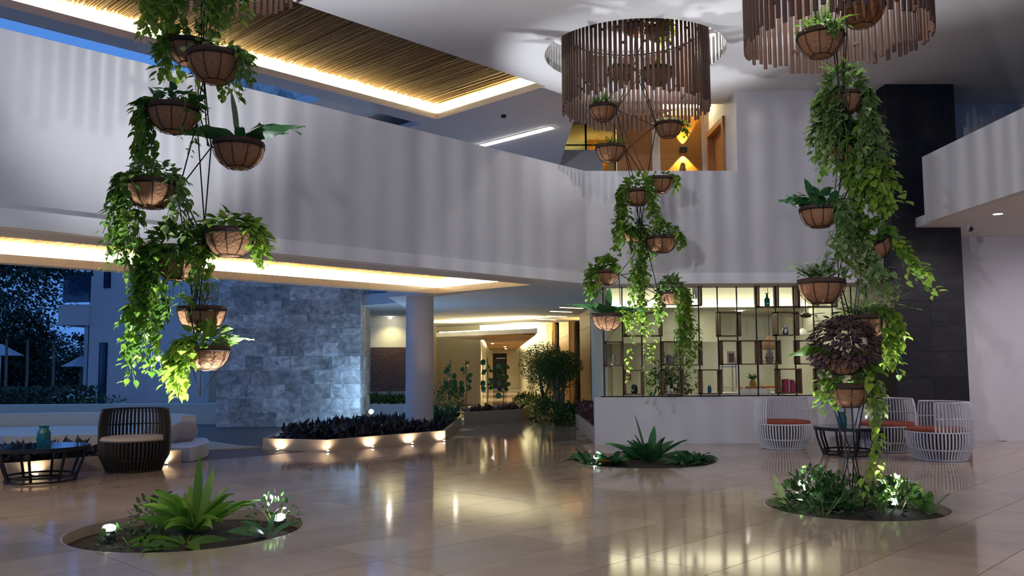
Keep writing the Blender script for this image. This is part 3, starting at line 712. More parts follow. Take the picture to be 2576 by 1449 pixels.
# ================================================================== hanging baskets
BASKETS = {0: [], 1: [], 2: []}
def basket(col, px, py, w, dy, label, seed, plants, tilt=0.0):
    Yc = PITS[col][0][1]+dy; Rm = w*.5*Yc/FPX*1.0; c = at(px, py, Yc); rr = random.Random(seed)
    root = thing('hanging_basket', (c.x, c.y, c.z-.2), label, 'hanging basket', 'planted hanging baskets')
    b = Vector((c.x, c.y, c.z))
    BASKETS[col].append((b, Rm))
    m = MB(); m.lathe([(Rm*.08, -.86*Rm), (Rm*.42, -.80*Rm), (Rm*.70, -.62*Rm), (Rm*.88, -.36*Rm), (Rm*.98, 0)], 22, b, True, False, .02, rr)
    m.build('coir_liner', M['coir'], root, True)
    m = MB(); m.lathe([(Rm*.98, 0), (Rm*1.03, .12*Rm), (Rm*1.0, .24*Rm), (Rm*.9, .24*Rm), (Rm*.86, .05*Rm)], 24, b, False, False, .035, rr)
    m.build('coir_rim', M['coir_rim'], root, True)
    m = MB(); m.lathe([(Rm*.9, .12*Rm), (Rm*.5, .2*Rm), (.005, .22*Rm)], 16, b, False, True, .03, rr); m.build('soil', M['soil'], root, True)
    m = MB(); m.ring(Rm*1.03, .006, b+Vector((0, 0, .03*Rm)), 28, 5); m.ring(Rm*.45, .004, b+Vector((0, 0, -.82*Rm)), 16, 4)
    for k in range(10):
        t = 2*math.pi*k/10+seed; m.tube([b+Vector((q*1.02*Rm*math.cos(t), q*1.02*Rm*math.sin(t), z*Rm*1.02)) for q, z in ((1.02, .05), (.9, -.36), (.72, -.63), (.44, -.83))], .0038, 4)
    m.build('wire_cage', M['wire'], root)
    soil = b+Vector((0, 0, .18*Rm))
    for pl in plants:
        k = pl[0]
        if k == 'crown': _, n, h, sz, mat, bias = pl; crown(rr, root, soil, Rm, int(n*1.5), h*1.1, sz*1.15, M[mat], bias)
        elif k == 'vines':
            _, ang, spr, n, l0, l1, sz, mat, bias = pl
            for _i in range(int(n*1.7+.5)): vine(rr, root, soil, Rm, math.radians(ang+rr.uniform(-spr, spr)), rr.uniform(l0, l1), M[mat], sz*1.18, .040, bias)
        elif k == 'fern':
            _, n, ln, mat = pl[:4]; rise = pl[4] if len(pl) > 4 else .9
            n = int(n*1.4)
            for i in range(n):
                a = 2*math.pi*i/n+rr.uniform(-.3, .3); frond(soil+Vector((math.cos(a), math.sin(a), 0))*Rm*.2, a, ln*1.25*rr.uniform(.7, 1.15), rise*rr.uniform(.6, 1.2), rr.uniform(.15, .5), M[mat], root, rr, .075)
        elif k == 'strap':
            _, lst, wd, mat = pl
            for (deg, ln, rise, droop) in lst: strap_leaf('leaf', soil+Vector((math.cos(math.radians(deg)), math.sin(math.radians(deg)), 0))*Rm*.12, math.radians(deg), ln, wd, rise, droop, M[mat], root, rr, None, 8, .012)
        elif k == 'coleus':
            _, n, rad, dz = pl; lb = LB()
            for _i in range(n):
                u = uv3(rr, -.75, 1); q = rr.uniform(.6, 1)**.5
                lb.add(soil+Vector((u.x*rad*q, u.y*rad*q, u.z*rad*q*.95+dz)), Vector((u.x, u.y, u.z*.3-.45))+uv3(rr)*.45, u+Vector((0, 0, .5)), .085*rr.uniform(.6, 1.2), min(1, max(0, .42+rr.gauss(0, .2))), OVAL, 1.1)
            tag(lb.build('foliage', M['coleus'], root), None, None, None, 'stuff')
        elif k == 'herb':
            _, n, ln, mat = pl; m = MB(); lb = LB()
            for _i in range(n):
                u = uv3(rr, .35, 1); pts = [soil, soil+u*ln*.5, soil+u*ln*rr.uniform(.8, 1.1)+uv3(rr)*.03]; m.tube(pts, .0025, 4)
                for q in range(6): lb.add(pts[1].lerp(pts[2], q/5), uv3(rr), uv3(rr), .035*rr.uniform(.6, 1.3), rr.random(), OVAL)
            m.build('stems', M['stem'], root); tag(lb.build('leaves', M[mat], root), None, None, None, 'stuff')
    if tilt: root.rotation_euler = (0, tilt, 0)
    return root
P, V_, DK = 'pothos', 'pothos_variegated', 'dark_leaf'
lc = 'left column'
basket(0, 470, -70, 130, .05, 'topmost basket of the left column with pale vines spilling into view', 1, [('crown', 70, .2, .09, P, .6), ('vines', 200, 70, 12, .35, .78, .085, P, .62), ('vines', 340, 80, 9, .3, .7, .085, P, .6)])
basket(0, 545, -35, 120, .30, 'ferny basket behind the topmost basket of the left column', 2, [('fern', 14, .42, 'fern'), ('vines', 300, 60, 7, .3, .55, .08, P, .6)])
basket(0, 478, 120, 110, .30, 'dark basket half hidden behind its neighbour near the top of the left column', 3, [('crown', 40, .16, .09, P, .5), ('vines', 180, 45, 5, .25, .45, .09, P, .45)])
basket(0, 540, 152, 138, -.20, 'big brown basket with a fern hanging over its right side in the left column', 4, [('crown', 26, .1, .06, V_, .5), ('fern', 5, .2, 'fern'), ('vines', 350, 16, 5, .2, .40, .06, 'fern', .6), ('vines', 110, 30, 3, .15, .3, .08, P, .6)])
basket(0, 436, 282, 126, -.15, 'basket ringed by dark heart leaves on the left of the left column', 5, [('crown', 48, .15, .085, DK, .6), ('vines', 185, 30, 9, .3, .68, .075, P, .25), ('vines', 330, 20, 2, .3, .5, .06, P, .3)])
basket(0, 600, 372, 126, .12, 'basket with broad strap leaves reaching right in the left column', 6, [('strap', [(120, .85, 1.2, .35), (172, .55, .55, .35), (150, .45, .75, .4), (15, .66, .50, .30), (342, .68, .50, .80), (355, .48, .35, .3), (60, .4, .7, .5), (205, .42, .5, .5), (290, .32, .6, .6), (320, .42, .6, .6), (185, .6, .4, .5)], .115, DK)])
basket(0, 382, 470, 130, -.25, 'basket of small speckled leaves with vines falling below it in the left column', 7, [('crown', 90, .18, .06, V_, .45), ('vines', 165, 40, 8, .5, 1.0, .07, P, .28), ('vines', 225, 40, 5, .3, .8, .07, P, .3), ('vines', 350, 25, 4, .15, .5, .075, V_, .5)])
basket(0, 580, 592, 130, .02, 'basket with light heart leaves tumbling over its right rim in the left column', 8, [('crown', 60, .17, .095, P, .55), ('vines', 350, 28, 7, .1, .32, .085, P, .75), ('vines', 170, 30, 3, .1, .25, .08, P, .4)])
basket(0, 448, 650, 130, .05, 'basket buried in dense dark vines low in the left column', 9, [('crown', 130, .3, .085, P, .2), ('vines', 190, 55, 16, .5, 1.25, .08, P, .38), ('vines', 270, 50, 6, .3, .8, .08, P, .35), ('vines', 340, 30, 4, .1, .4, .07, P, .5)])
basket(0, 508, 785, 118, .22, 'basket of wispy grey herbs low in the left column', 10, [('herb', 26, .26, 'silver')])
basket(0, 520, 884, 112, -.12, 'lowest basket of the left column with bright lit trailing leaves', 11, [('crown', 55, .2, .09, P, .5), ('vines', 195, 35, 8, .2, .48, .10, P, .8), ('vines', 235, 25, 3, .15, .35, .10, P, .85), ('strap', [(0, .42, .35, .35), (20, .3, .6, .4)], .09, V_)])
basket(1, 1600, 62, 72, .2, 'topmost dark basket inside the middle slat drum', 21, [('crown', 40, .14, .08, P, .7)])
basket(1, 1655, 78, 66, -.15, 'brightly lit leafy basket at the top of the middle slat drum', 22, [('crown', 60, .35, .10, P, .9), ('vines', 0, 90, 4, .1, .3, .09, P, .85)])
basket(1, 1562, 178, 68, .1, 'bare dark basket on the left inside the middle slat drum', 23, [('crown', 10, .06, .06, P, .4)])
basket(1, 1653, 182, 80, -.1, 'right hand basket inside the middle slat drum', 24, [('herb', 16, .2, 'fern')])
basket(1, 1517, 275, 72, -.25, 'spiky leaved basket at the left foot of the middle slat drum', 25, [('fern', 13, .28, 'fern', 1.3), ('crown', 14, .1, .07, V_, .7)])
basket(1, 1682, 318, 70, .2, 'nearly bare basket at the right foot of the middle slat drum', 26, [('crown', 14, .07, .06, V_, .5), ('vines', 350, 15, 2, .1, .2, .07, P, .5)])
basket(1, 1536, 376, 76, -.1, 'basket with a small fern just above the parapet in the middle column', 27, [('fern', 9, .30, 'fern', .8)])
basket(1, 1658, 456, 74, .15, 'right basket of the pair just below the parapet edge in the middle column', 28, [('crown', 16, .1, .07, V_, .4), ('vines', 0, 25, 3, .05, .2, .09, P, .6)])
basket(1, 1604, 488, 72, -.2, 'left basket of the pair just below the parapet edge in the middle column', 29, [('crown', 46, .26, .11, P, .5), ('vines', 175, 45, 9, .4, 1.0, .085, P, .42), ('vines', 330, 40, 5, .2, .7, .08, P, .45)])
basket(1, 1592, 588, 56, .1, 'small basket veiled by vines in the middle column', 30, [('crown', 30, .24, .10, DK, .6), ('vines', 300, 60, 6, .3, 1.0, .085, P, .4)])
basket(1, 1663, 604, 78, -.05, 'basket with a bushy fern casting a shadow on the white wall', 31, [('crown', 46, .22, .10, P, .35), ('fern', 8, .30, 'fern', .7), ('vines', 355, 20, 3, .05, .15, .1, P, .5)])
basket(1, 1524, 690, 66, -.15, 'leafy basket at the left end of the white parapet band', 32, [('crown', 70, .22, .095, P, .5), ('vines', 190, 40, 7, .2, .55, .085, P, .45)])
basket(1, 1690, 742, 62, .0, 'basket with long vines hanging in front of the shelf screen', 33, [('crown', 70, .24, .095, V_, .4), ('vines', 330, 60, 12, .6, 1.25, .075, P, .55), ('vines', 150, 40, 5, .2, .5, .07, P, .55)])
basket(1, 1528, 798, 78, -.3, 'lowest basket of the middle column with wavy dark strap leaves', 34, [('strap', [(180, .62, .42, .30), (195, .75, .38, .42), (150, .5, .55, .35), (75, .62, 1.05, .3), (20, .45, .45, .4), (0, .6, .3, .32), (340, .55, .22, .28), (230, .4, .6, .5), (290, .4, .5, .5), (110, .4, .8, .4)], .12, DK), ('vines', 340, 20, 3, .1, .3, .08, P, .85)])
basket(1, 1608, 690, 30, .05, 'tiny holder of the long thread of vine in the middle of the screen', 35, [('crown', 20, .12, .08, P, .5), ('vines', 250, 90, 5, .7, 1.0, .07, P, .55), ('vines', 270, 30, 2, 1.6, 2.05, .065, P, .7)])
basket(2, 2166, 20, 118, .15, 'topmost bare brown basket inside the right slat drum', 41, [('crown', 10, .06, .06, P, .4)])
basket(2, 2064, 96, 118, -.3, 'mossy basket with upright fern at the foot of the right slat drum', 42, [('crown', 60, .14, .05, 'fern', .5), ('fern', 8, .36, 'fern', 1.35), ('vines', 285, 25, 8, .02, .12, .045, 'fern', .5)])
basket(2, 2122, 248, 96, .0, 'basket wreathed in mottled leaves high in the right column', 43, [('crown', 90, .34, .105, V_, .35), ('vines', 190, 50, 10, .3, .8, .09, V_, .4), ('vines', 345, 45, 12, .5, 1.25, .09, V_, .4), ('vines', 90, 40, 6, .4, 1.0, .09, P, .4)])
basket(2, 2128, 375, 96, .15, 'dark basket with a purple sprig on its left in the right column', 44, [('crown', 40, .2, .095, P, .5), ('vines', 275, 60, 8, .2, .6, .095, P, .6), ('coleus', 22, .20, .1)])
basket(2, 2196, 438, 92, .1, 'tilted basket on the right with lime heart leaves in the right column', 45, [('crown', 50, .2, .11, P, .75), ('vines', 260, 50, 9, .2, .55, .11, P, .75), ('vines', 200, 40, 4, .3, .7, .09, V_, .5)], -.35)
basket(2, 2062, 532, 98, -.15, 'basket with pointed dark leaves on the left of the right column', 46, [('strap', [(180, .42, .35, .3), (165, .36, .6, .3), (120, .42, 1.2, .15), (200, .34, .2, .25), (60, .3, .9, .3), (20, .28, .5, .4)], .10, DK), ('crown', 24, .18, .1, DK, .5), ('vines', 330, 35, 6, .3, .8, .09, V_, .5)])
basket(2, 2214, 612, 96, .05, 'tilted basket leaning out on the right side of the right column', 47, [('crown', 70, .22, .10, P, .35), ('vines', 200, 45, 8, .25, .6, .08, V_, .5), ('vines', 340, 30, 4, .3, .9, .085, P, .7)], -.5)
basket(2, 2066, 716, 116, -.2, 'wide basket with a bushy upright fern left in the right column', 48, [('fern', 24, .30, 'fern', 1.05), ('crown', 26, .12, .05, 'fern', .4)])
basket(2, 2180, 805, 106, .12, 'basket with arching fern fronds on the right of the right column', 49, [('fern', 20, .42, 'fern', .75), ('vines', 340, 40, 5, .2, .6, .09, P, .8), ('vines', 300, 40, 3, .3, .6, .07, P, .5)])
basket(2, 2122, 905, 92, -.15, 'basket hidden under a ball of purple brown leaves', 50, [('coleus', 950, .34, .12), ('strap', [(183, .55, .30, .55), (4, .5, .22, .25), (340, .4, -.3, .4)], .14, P), ('vines', 350, 30, 3, .3, .5, .09, P, .85)])
basket(2, 2132, 978, 112, .0, 'lowest basket of the right column above the glass topped table', 51, [('crown', 46, .2, .1, V_, .4), ('vines', 350, 35, 7, .15, .5, .085, V_, .6), ('vines', 330, 20, 2, .8, 1.15, .075, P, .7), ('vines', 190, 30, 3, .1, .3, .07, P, .5)])
# rods that carry the baskets
def frame(col, label, zt, zb):
    (cx, cy), r = PITS[col]; bs = sorted(BASKETS[col], key=lambda q: -q[0].z); ax = Vector((cx, cy, 0))
    ax = Vector((sum(b[0].x for b in bs)/len(bs), sum(b[0].y for b in bs)/len(bs), 0))
    root = thing('basket_carrier', (ax.x, ax.y, zb), label, 'frame', 'black rod frames carrying the baskets')
    hub = []
    for b, Rm in bs:
        d = Vector((ax.x-b.x, ax.y-b.y, 0)); d = d.normalized() if d.length > .02 else Vector((1, 0, 0)); hub.append((b+d*Rm*1.05, d))
    top = [(Vector((ax.x+.12, ax.y, zt)), Vector((1, 0, 0))), (Vector((ax.x-.12, ax.y, zt)), Vector((-1, 0, 0)))]
    pts = top+hub
    for i in range(len(pts)):
        for k in (1, 2, 3):
            if i+k < len(pts) and not (i < 2 and i+k < 2):
                p, dp = pts[i]; q, dq = pts[i+k]; s_ = Vector((-dp.y, dp.x, 0))*.035
                if k == 3 and i % 2: continue
                m = MB(); m.tube([p+s_*(k-2), q-s_*(k-2)], .0065, 6); m.build('rod', M['rod_metal'], root)
    if col == 2:
        b, Rm = bs[-1]
        for k in range(6):
            t = 2*math.pi*k/6+.3; p = b+Vector((math.cos(t)*Rm*.8, math.sin(t)*Rm*.8, -.05)); q = b+Vector((math.cos(t+2.0)*.16, math.sin(t+2.0)*.16, 0)); q.z = -.05
            mid = Vector((b.x+math.cos(t+1.0)*.05, b.y+math.sin(t+1.0)*.05, .55)); m = MB(); m.tube([p, mid, q], .0065, 6); m.build('rod', M['rod_metal'], root)
    else:
        b, Rm = bs[-1]
        for k in range(3):
            t = 2*math.pi*k/3; m = MB(); m.tube([b+Vector((math.cos(t)*Rm, math.sin(t)*Rm, 0)), b+Vector((-.05, 0, -.42))], .004, 5); m.build('rod', M['rod_metal'], root)
    m = MB(); m.lathe([(.16, 0), (.16, .03)], 20, (ax.x, ax.y, zt-.02)); m.build('ceiling_plate', M['rod_metal'], root)
frame(0, 'black rod frame of the left column of hanging baskets', 6.97, 1.0)
frame(1, 'black rod frame of the middle column of hanging baskets', 6.97, 1.5)
frame(2, 'black rod frame of the right column reaching down into its pit', 6.97, -.05)

# ================================================================== slat drums
def drum(c, r, zb, n, sw_, label, seed, lamp_at, energy, aim=None):
    rr = random.Random(seed); zt = 6.95; root = thing('slat_drum', (c[0], c[1], zb), label, 'slat drum', 'wooden slat drums under the ceiling recesses')
    L = zt-zb; sm = MB(); w = sw_/2; d = .014
    sm.prism([(-d, -w*.6), (-d, w*.6), (-d*.4, w), (d*.4, w), (d, w*.6), (d, -w*.6), (d*.4, -w), (-d*.4, -w)], 0, L-.1); me = sm.mesh('slat')
    rm = MB(); g = 2*math.pi*r/n; rm.box(-.011, .011, .01, g*.95, -.018, .018); rme = rm.mesh('rung')
    zoff = [rr.choice([0, .0, .05, .1])*.8+rr.uniform(0, .02) for _ in range(n)]
    for k in range(n):
        t = 2*math.pi*k/n; o = mesh_obj('slat', me, M['slat_wood'], root); o.location = (r*math.cos(t), r*math.sin(t), zoff[k]); o.rotation_euler = (0, 0, t)
        if rr.random() < .9:
            q = t; o = mesh_obj('rung', rme, M['slat_wood'], root); o.location = (r*math.cos(t)*.985, r*math.sin(t)*.985, rr.uniform(.14, L-.25)); o.rotation_euler = (0, 0, t+math.pi/n)
    for z in (L-.06,):
        m = MB(); m.ring(r*.975, .012, (c[0], c[1], zb+z), 64, 6); m.build('hoop', M['rod_metal'], root, True)
    for k in range(4):
        t = k*math.pi/2+.4; m = MB(); m.tube([(c[0]+r*.975*math.cos(t), c[1]+r*.975*math.sin(t), zb+L-.06), (c[0]+r*.975*math.cos(t), c[1]+r*.975*math.sin(t), 6.98)], .006, 5); m.build('hanger', M['rod_metal'], root)
    for q, (dx, dy, z) in enumerate(lamp_at):
        lp = Vector((c[0]+dx, c[1]+dy, z)); t = thing('drum_spotlight', lp, '%s spotlight inside the %s' % (['small', 'second'][q], label), 'light', 'spotlights inside the slat drums')
        m = MB(); m.lathe([(.035, .02), (.045, .03), (.045, .13), (.02, .14)], 16, lp); m.tube([lp+Vector((0, 0, .13)), Vector((lp.x, lp.y, 6.98))], .01, 6); m.build('body', M['steel'], t, True)
        m = MB(); m.lathe([(.033, .018), (.033, .022)], 16, lp); m.build('lens', M['lamp_face'], t, True)
        lamp('SPOT' if aim else 'POINT', 'spotlight_glow', lp+Vector((0, 0, -.03)), energy, (1.0,.95,.90), t, .028, aim, 2.9, 1.0)
drum((-2.87, 8.25), 1.0, 5.28, 78, .050, 'slat drum over the left column of baskets', 5, [(.2, .2, 6.50)], 48, tuple(AB(6.6, 9.86, 3.6)))
drum((2.25, 13.66), 1.17, 5.52, 92, .052, 'slat drum over the middle column of baskets', 6, [(.62, .35, 6.72)], 28)
drum((3.74, 9.2), .97, 4.97, 76, .050, 'slat drum over the right column of baskets', 8, [(-.25, -.1, 6.6)], 75)

# ================================================================== pit plants and uplights
def uplight(px, py, Y, label, energy, target, col=(.90,.94,1.0), ang=1.25):
    if 'middle' in label: ang = .8
    p = at(px, py, Y); p = Vector((p.x, p.y, max(p.z, .02))); d = (Vector(target)-p).normalized()
    t = thing('garden_spotlight', (p.x, p.y, -.08), label, 'light', 'spotlights in the planting pits')
    fc = (d+Vector((.05, -.45, 0))).normalized(); m = MB(); m.tube([p-fc*.14, p-fc*.008], .06, 16); m.build('body', M['steel'], t, True)
    m = MB(); m.tube([p-fc*.012, p-fc*.002], .055, 18); m.build('lens', M['lamp_face'], t, True)
    m = MB(); m.tube([p-d*.12, Vector((p.x, p.y, -.12))], .01, 6); m.build('spike', M['black_metal'], t)
    lamp('SPOT', 'uplight_beam', p+d*.02, energy, col, t, .03, target, ang, .5)
lx, ly = PITS[0][0]; mx_, my_ = PITS[1][0]; rx, ry = PITS[2][0]
uplight(275, 1326, 7.95, 'bright round spotlight at the left of the nearest planting pit', 325, (-3.0, 8.3, 3.2))
uplight(703, 1300, 8.62, 'bright round spotlight at the right of the nearest planting pit', 300, (-2.6, 8.4, 4.5))
uplight(1502, 1150, 13.5, 'spotlight among leaves at the left of the middle planting pit', 400, (2.1, 13.8, 4.2))
uplight(1600, 1136, 14.4, 'spotlight behind the tall plant of the middle planting pit', 350, (2.5, 13.6, 6.0))
uplight(2248, 1263, 9.35, 'bright spotlight at the right of the right planting pit', 425, (3.5, 9.3, 3.6))
uplight(2010, 1262, 9.7, 'spotlight hidden by leaves at the left of the right planting pit', 300, (3.9, 9.3, 5.0))
def rosette(name, label, pos, lst, width, mat, seed, group=None):
    rr = random.Random(seed); t = thing(name, pos, label, 'plant', group)
    for (deg, ln, rise, droop) in lst:
        a = math.radians(deg); strap_leaf('leaf', Vector(pos)+Vector((math.cos(a), math.sin(a), 0))*.03, a, ln, width*rr.uniform(.8, 1.15), rise, droop, M[mat], t, rr, None, 8)
    return t
def bush(name, label, pos, rx_, h, n, size, mat, seed, T=OVAL, group=None, bias=.45, stems=5, cat='plant'):
    rr = random.Random(seed); t = thing(name, pos, label, cat, group); lb = LB()
    for _ in range(n):
        u = uv3(rr, -.1, 1); q = rr.uniform(.35, 1)**.5
        lb.add(Vector(pos)+Vector((u.x*rx_*q, u.y*rx_*q, .02+max(0, u.z)*h*q+rr.uniform(0, .04))), u+uv3(rr)*.7, Vector((0, 0, 1))+uv3(rr)*.5, size*rr.uniform(.6, 1.25), min(1, max(0, bias+rr.gauss(0, .2))), T)
    tag(lb.build('foliage', M[mat], t), None, None, None, 'stuff')
    m = MB()
    for k in range(stems):
        a = 2*math.pi*k/stems; m.tube([Vector(pos)+Vector((0, 0, -.05)), Vector(pos)+Vector((math.cos(a)*rx_*.5, math.sin(a)*rx_*.5, h*.6))], .006, 5)
    m.build('stems', M['stem'], t); return t
rs = random.Random(31)
big = [(rs.uniform(0, 360), rs.uniform(.36, .66), rs.uniform(.45, 1.2), rs.uniform(.25, .6)) for _ in range(40)]+[(100, .72, 1.42, .05), (60, .62, 1.3, .1), (200, .6, 1.0, .35), (175, .62, .8, .4), (330, .6, .75, .3)]
rosette('peace_lily', 'tall bright green plant with long pointed leaves in the nearest pit', (-2.80, 8.25, -.03), big, .105, P, 32)
lw = [(rs.uniform(0, 360), rs.uniform(.25, .45), rs.uniform(.1, .5), rs.uniform(.3, .6)) for _ in range(12)]
rosette('leafy_plant', 'low spreading plant at the foot of the tall one in the nearest pit', (-2.72, 7.75, -.06), lw, .11, P, 33)
rosette('leafy_plant', 'single broad leaved plant beside the right spotlight of the nearest pit', (-2.12, 8.2, -.06), [(200, .34, .3, .3), (250, .3, .5, .4), (160, .32, .5, .3), (90, .3, .8, .3), (20, .25, .6, .4)], .11, DK, 34)
bush('bushy_plant', 'small tangled plant by the left spotlight of the nearest pit', (-3.25, 8.55, -.05), .28, .28, 110, .07, 'shrub', 35)
bush('bushy_plant', 'dark tangled plant by the right spotlight of the nearest pit', (-2.15, 8.6, -.05), .26, .26, 80, .06, 'shrub', 36)
bush('bushy_plant', 'low creeping plant at the front of the nearest pit', (-3.15, 7.75, -.07), .38, .12, 130, .06, 'shrub', 37, bias=.3)
mid = [(rs.uniform(0, 360), rs.uniform(.35, .58), rs.uniform(.6, 1.2), rs.uniform(.2, .5)) for _ in range(24)]+[(140, .78, 1.3, .1), (60, .62, 1.2, .15), (180, .75, .55, .25), (10, .7, .6, .2), (350, .6, .4, .2)]
rosette('peace_lily', 'upright dark green plant in the pit before the low white wall', (2.35, 13.6, -.03), mid, .13, DK, 38)
for k, (x, y, sz, lb_) in enumerate(((1.75, 13.5, .3, 'left of the upright plant'), (2.9, 13.5, .34, 'right of the upright plant'), (3.12, 13.8, .28, 'at the right end'), (2.25, 14.2, .34, 'behind the upright plant'), (1.4, 13.55, .2, 'at the left end'))):
    rosette('leafy_plant', 'low round leaved plant %s in the middle pit' % lb_, (x, y, -.06), [(rs.uniform(0, 360), rs.uniform(.2, .38), rs.uniform(.3, 1.0), rs.uniform(.3, .7)) for _ in range(20)], .11, DK, 40+k)
t = rosette('leafy_plant', 'plant with a yellow and a brown leaf by the left spotlight of the middle pit', (1.55, 13.35, -.06), [(200, .2, .4, .4), (90, .24, .9, .3)], .10, 'fern', 46)
strap_leaf('leaf', (1.5, 13.3, 0), math.radians(310), .3, .09, .25, .2, plain('yellow_leaf', (.55, .25, .02), .5), t, rs); strap_leaf('leaf', (1.5, 13.35, .05), math.radians(120), .28, .13, .9, .9, plain('brown_leaf', (.16, .06, .02), .6), t, rs)
for k, (x, y, sz, h, mt, lb_) in enumerate(((3.3, 9.0, .34, .34, 'shrub', 'left front'), (3.35, 9.45, .3, .42, 'shrub', 'left rear'), (4.0, 9.1, .32, .3, 'shrub', 'right front'), (4.25, 9.35, .22, .26, 'fern', 'right rear'), (3.75, 9.55, .3, .3, 'shrub', 'back'))):
    bush('bushy_plant', 'dark leafy plant at the %s of the right pit' % lb_, (x, y-.08, -.05), sz*1.25, h, 190, .085, mt, 50+k)
rosette('leafy_plant', 'dark plant with large upright leaves in the middle of the right pit', (3.5, 9.3, -.05), [(100, .5, 1.3, .15), (80, .42, 1.1, .3), (180, .4, .5, .4), (220, .42, .4, .4), (300, .36, .4, .5), (0, .4, .6, .4), (260, .3, .3, .3)], .2, DK, 57)
rosette('leafy_plant', 'variegated upright leaf plant at the left edge of the right pit', (3.05, 9.2, -.06), [(130, .42, 1.2, .1), (200, .3, .7, .4), (300, .35, .4, .5), (20, .3, .5, .5)], .1, V_, 58)
rosette('leafy_plant', 'yellowing plant at the right edge of the right pit', (4.45, 9.05, -.06), [(120, .32, 1.0, .2), (60, .3, .9, .3), (20, .32, .7, .2), (160, .25, .9, .3)], .11, 'fern', 59)
for k, (x, y, z) in enumerate(((4.28, 9.1, .25), (4.30, 8.95, .12))):
    t = thing('white_flower', (x, y, -.05), ['upper', 'lower'][k]+' lit white flower beside the spotlight of the right pit', 'flower')
    m = MB(); m.tube([(x, y, -.05), (x-.02, y, z*.6), (x, y, z)], .004, 5); m.build('stem', M['stem'], t)
    lb = LB()
    for q in range(5): lb.add((x, y, z), (math.cos(q*1.26), math.sin(q*1.26), .4), (0, 0, 1), .07, .9, OVAL)
    lb.build('petals', M['silver'], t)
# ================================================================== furniture
def make_chair(name, label, group, mat, cush, dense=False):
    root = thing(name, (0, 0, 0), label, 'chair', group)
    # base: barrel of slats between rings
    def prof(z):
        pts = [(0, .36), (.10, .40), (.22, .46), (.34, .475), (.44, .47), (.62, .475), (.80, .455), (.88, .43)]
        for (a, ra), (b, rb) in zip(pts, pts[1:]):
            if a <= z <= b: return ra+(rb-ra)*(z-a)/(b-a)
        return pts[-1][1]
    n = 58 if not dense else 56; w = .029 if not dense else .036
    m = MB(); zs = [0.01, .1, .22, .34, .43]; m.tube([(prof(z), 0, z) for z in zs], w*.5, 5); bm = m.mesh('slat')
    for k in range(n):
        o = mesh_obj('slat', bm, mat, root); o.rotation_euler = (0, 0, 2*math.pi*k/n)
    m = MB(); zs = [.43, .52, .62, .72, .80, .875]; m.tube([(prof(z), 0, z) for z in zs], w*.5, 5); km = m.mesh('slat_back')
    a0, a1 = math.radians(-22), math.radians(202); nb = int(n*(a1-a0)/(2*math.pi))
    for k in range(nb+1):
        o = mesh_obj('slat', km, mat, root); o.rotation_euler = (0, 0, a0+(a1-a0)*k/nb)
    for z in (.015, .17, .43):
        m = MB(); m.ring(prof(z), .012, (0, 0, z), 40, 6); m.build('ring', mat, root, True)
    for z in (.64, .875):
        m = MB(); m.ring(prof(z), .014 if z > .8 else .010, (0, 0, z), 36, 6, a0, a1); m.build('back_rail', mat, root, True)
    m = MB(); m.lathe([(.40, .41), (.46, .425), (.475, .455), (.45, .485), (.30, .495), (.005, .5)], 32, (0, 0, 0), True, True); m.build('seat_cushion', cush, root, True)
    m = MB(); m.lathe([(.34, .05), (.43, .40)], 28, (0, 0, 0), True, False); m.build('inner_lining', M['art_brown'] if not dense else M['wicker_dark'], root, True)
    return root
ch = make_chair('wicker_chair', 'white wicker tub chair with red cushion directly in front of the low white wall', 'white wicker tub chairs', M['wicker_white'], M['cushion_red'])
c2 = copy_tree(ch); c2['label'] = 'white wicker tub chair with red cushion before the slate wall behind the vines'
c3 = copy_tree(ch); c3['label'] = 'nearest white wicker tub chair, turned sideways at the right end'
for o, loc, rz in ((ch, (5.02, 15.35, 0), .25), (c2, (6.55, 14.7, 0), -.3), (c3, (6.80, 13.4, 0), -1.75)):
    o.location = loc; o.rotation_euler = (0, 0, rz)
# the tub opens towards local -Y
dc = make_chair('wicker_chair', 'dark brown wicker tub chair with cream cushion seen from behind', None, M['wicker_dark'], M['cushion_cream'], True)
dc.location = (-5.27, 12.85, 0); dc.rotation_euler = (0, 0, 3.25-math.pi*.0+.1)
dc.rotation_euler = (0, 0, math.radians(-170)+math.pi)
def table(label, loc, r, h, n):
    t = thing('round_table', (0, 0, 0), label, 'table')
    m = MB(); m.lathe([(r-.012, 0), (r-.012, .012)], 40, (0, 0, h-.012)); m.build('glass_top', M['table_glass'], t, True)
    m = MB(); m.lathe([(r-.012, -.05), (r, -.05), (r, .002), (r-.012, .002)], 40, (0, 0, h-.002), False, False); m.build('top_rim', M['black_metal'], t, True)
    for k in range(n):
        a = 2*math.pi*k/n+.2; pr = [(r*.94, h-.05), (r*.90, h*.6), (r*.80, h*.25), (r*.74, .02)]
        m = MB(); m.tube([(q*math.cos(a), q*math.sin(a), z) for q, z in pr], .018, 6); m.build('leg', M['black_metal'], t, True)
    for z in (.02, .08):
        m = MB(); m.ring(r*.75, .014, (0, 0, z), 40, 6); m.build('base_ring', M['black_metal'], t, True)
    t.location = loc; return t
table('black drum table with glass top beside the dark wicker chair', (-6.02, 11.72, 0), .56, .46, 8)
table('black drum table with glass top between the white wicker chairs', (5.69, 14.15, 0), .53, .46, 10)
def vase(label, loc, mat, prof, name='vase', cat='vase'):
    t = thing(name, loc, label, cat); m = MB(); m.lathe(prof, 24, loc, True, False); m.build('body', M[mat], t, True)
    r, z = prof[-1]; m = MB(); m.ring(r, .004, (loc[0], loc[1], loc[2]+z), 24, 5); m.build('lip', M[mat], t, True); return t
vase('teal glass jar on the drum table beside the dark chair', (-6.02, 11.75, .461), 'teal_glass', [(.07, 0), (.085, .03), (.085, .17), (.06, .21), (.055, .235), (.065, .25)])
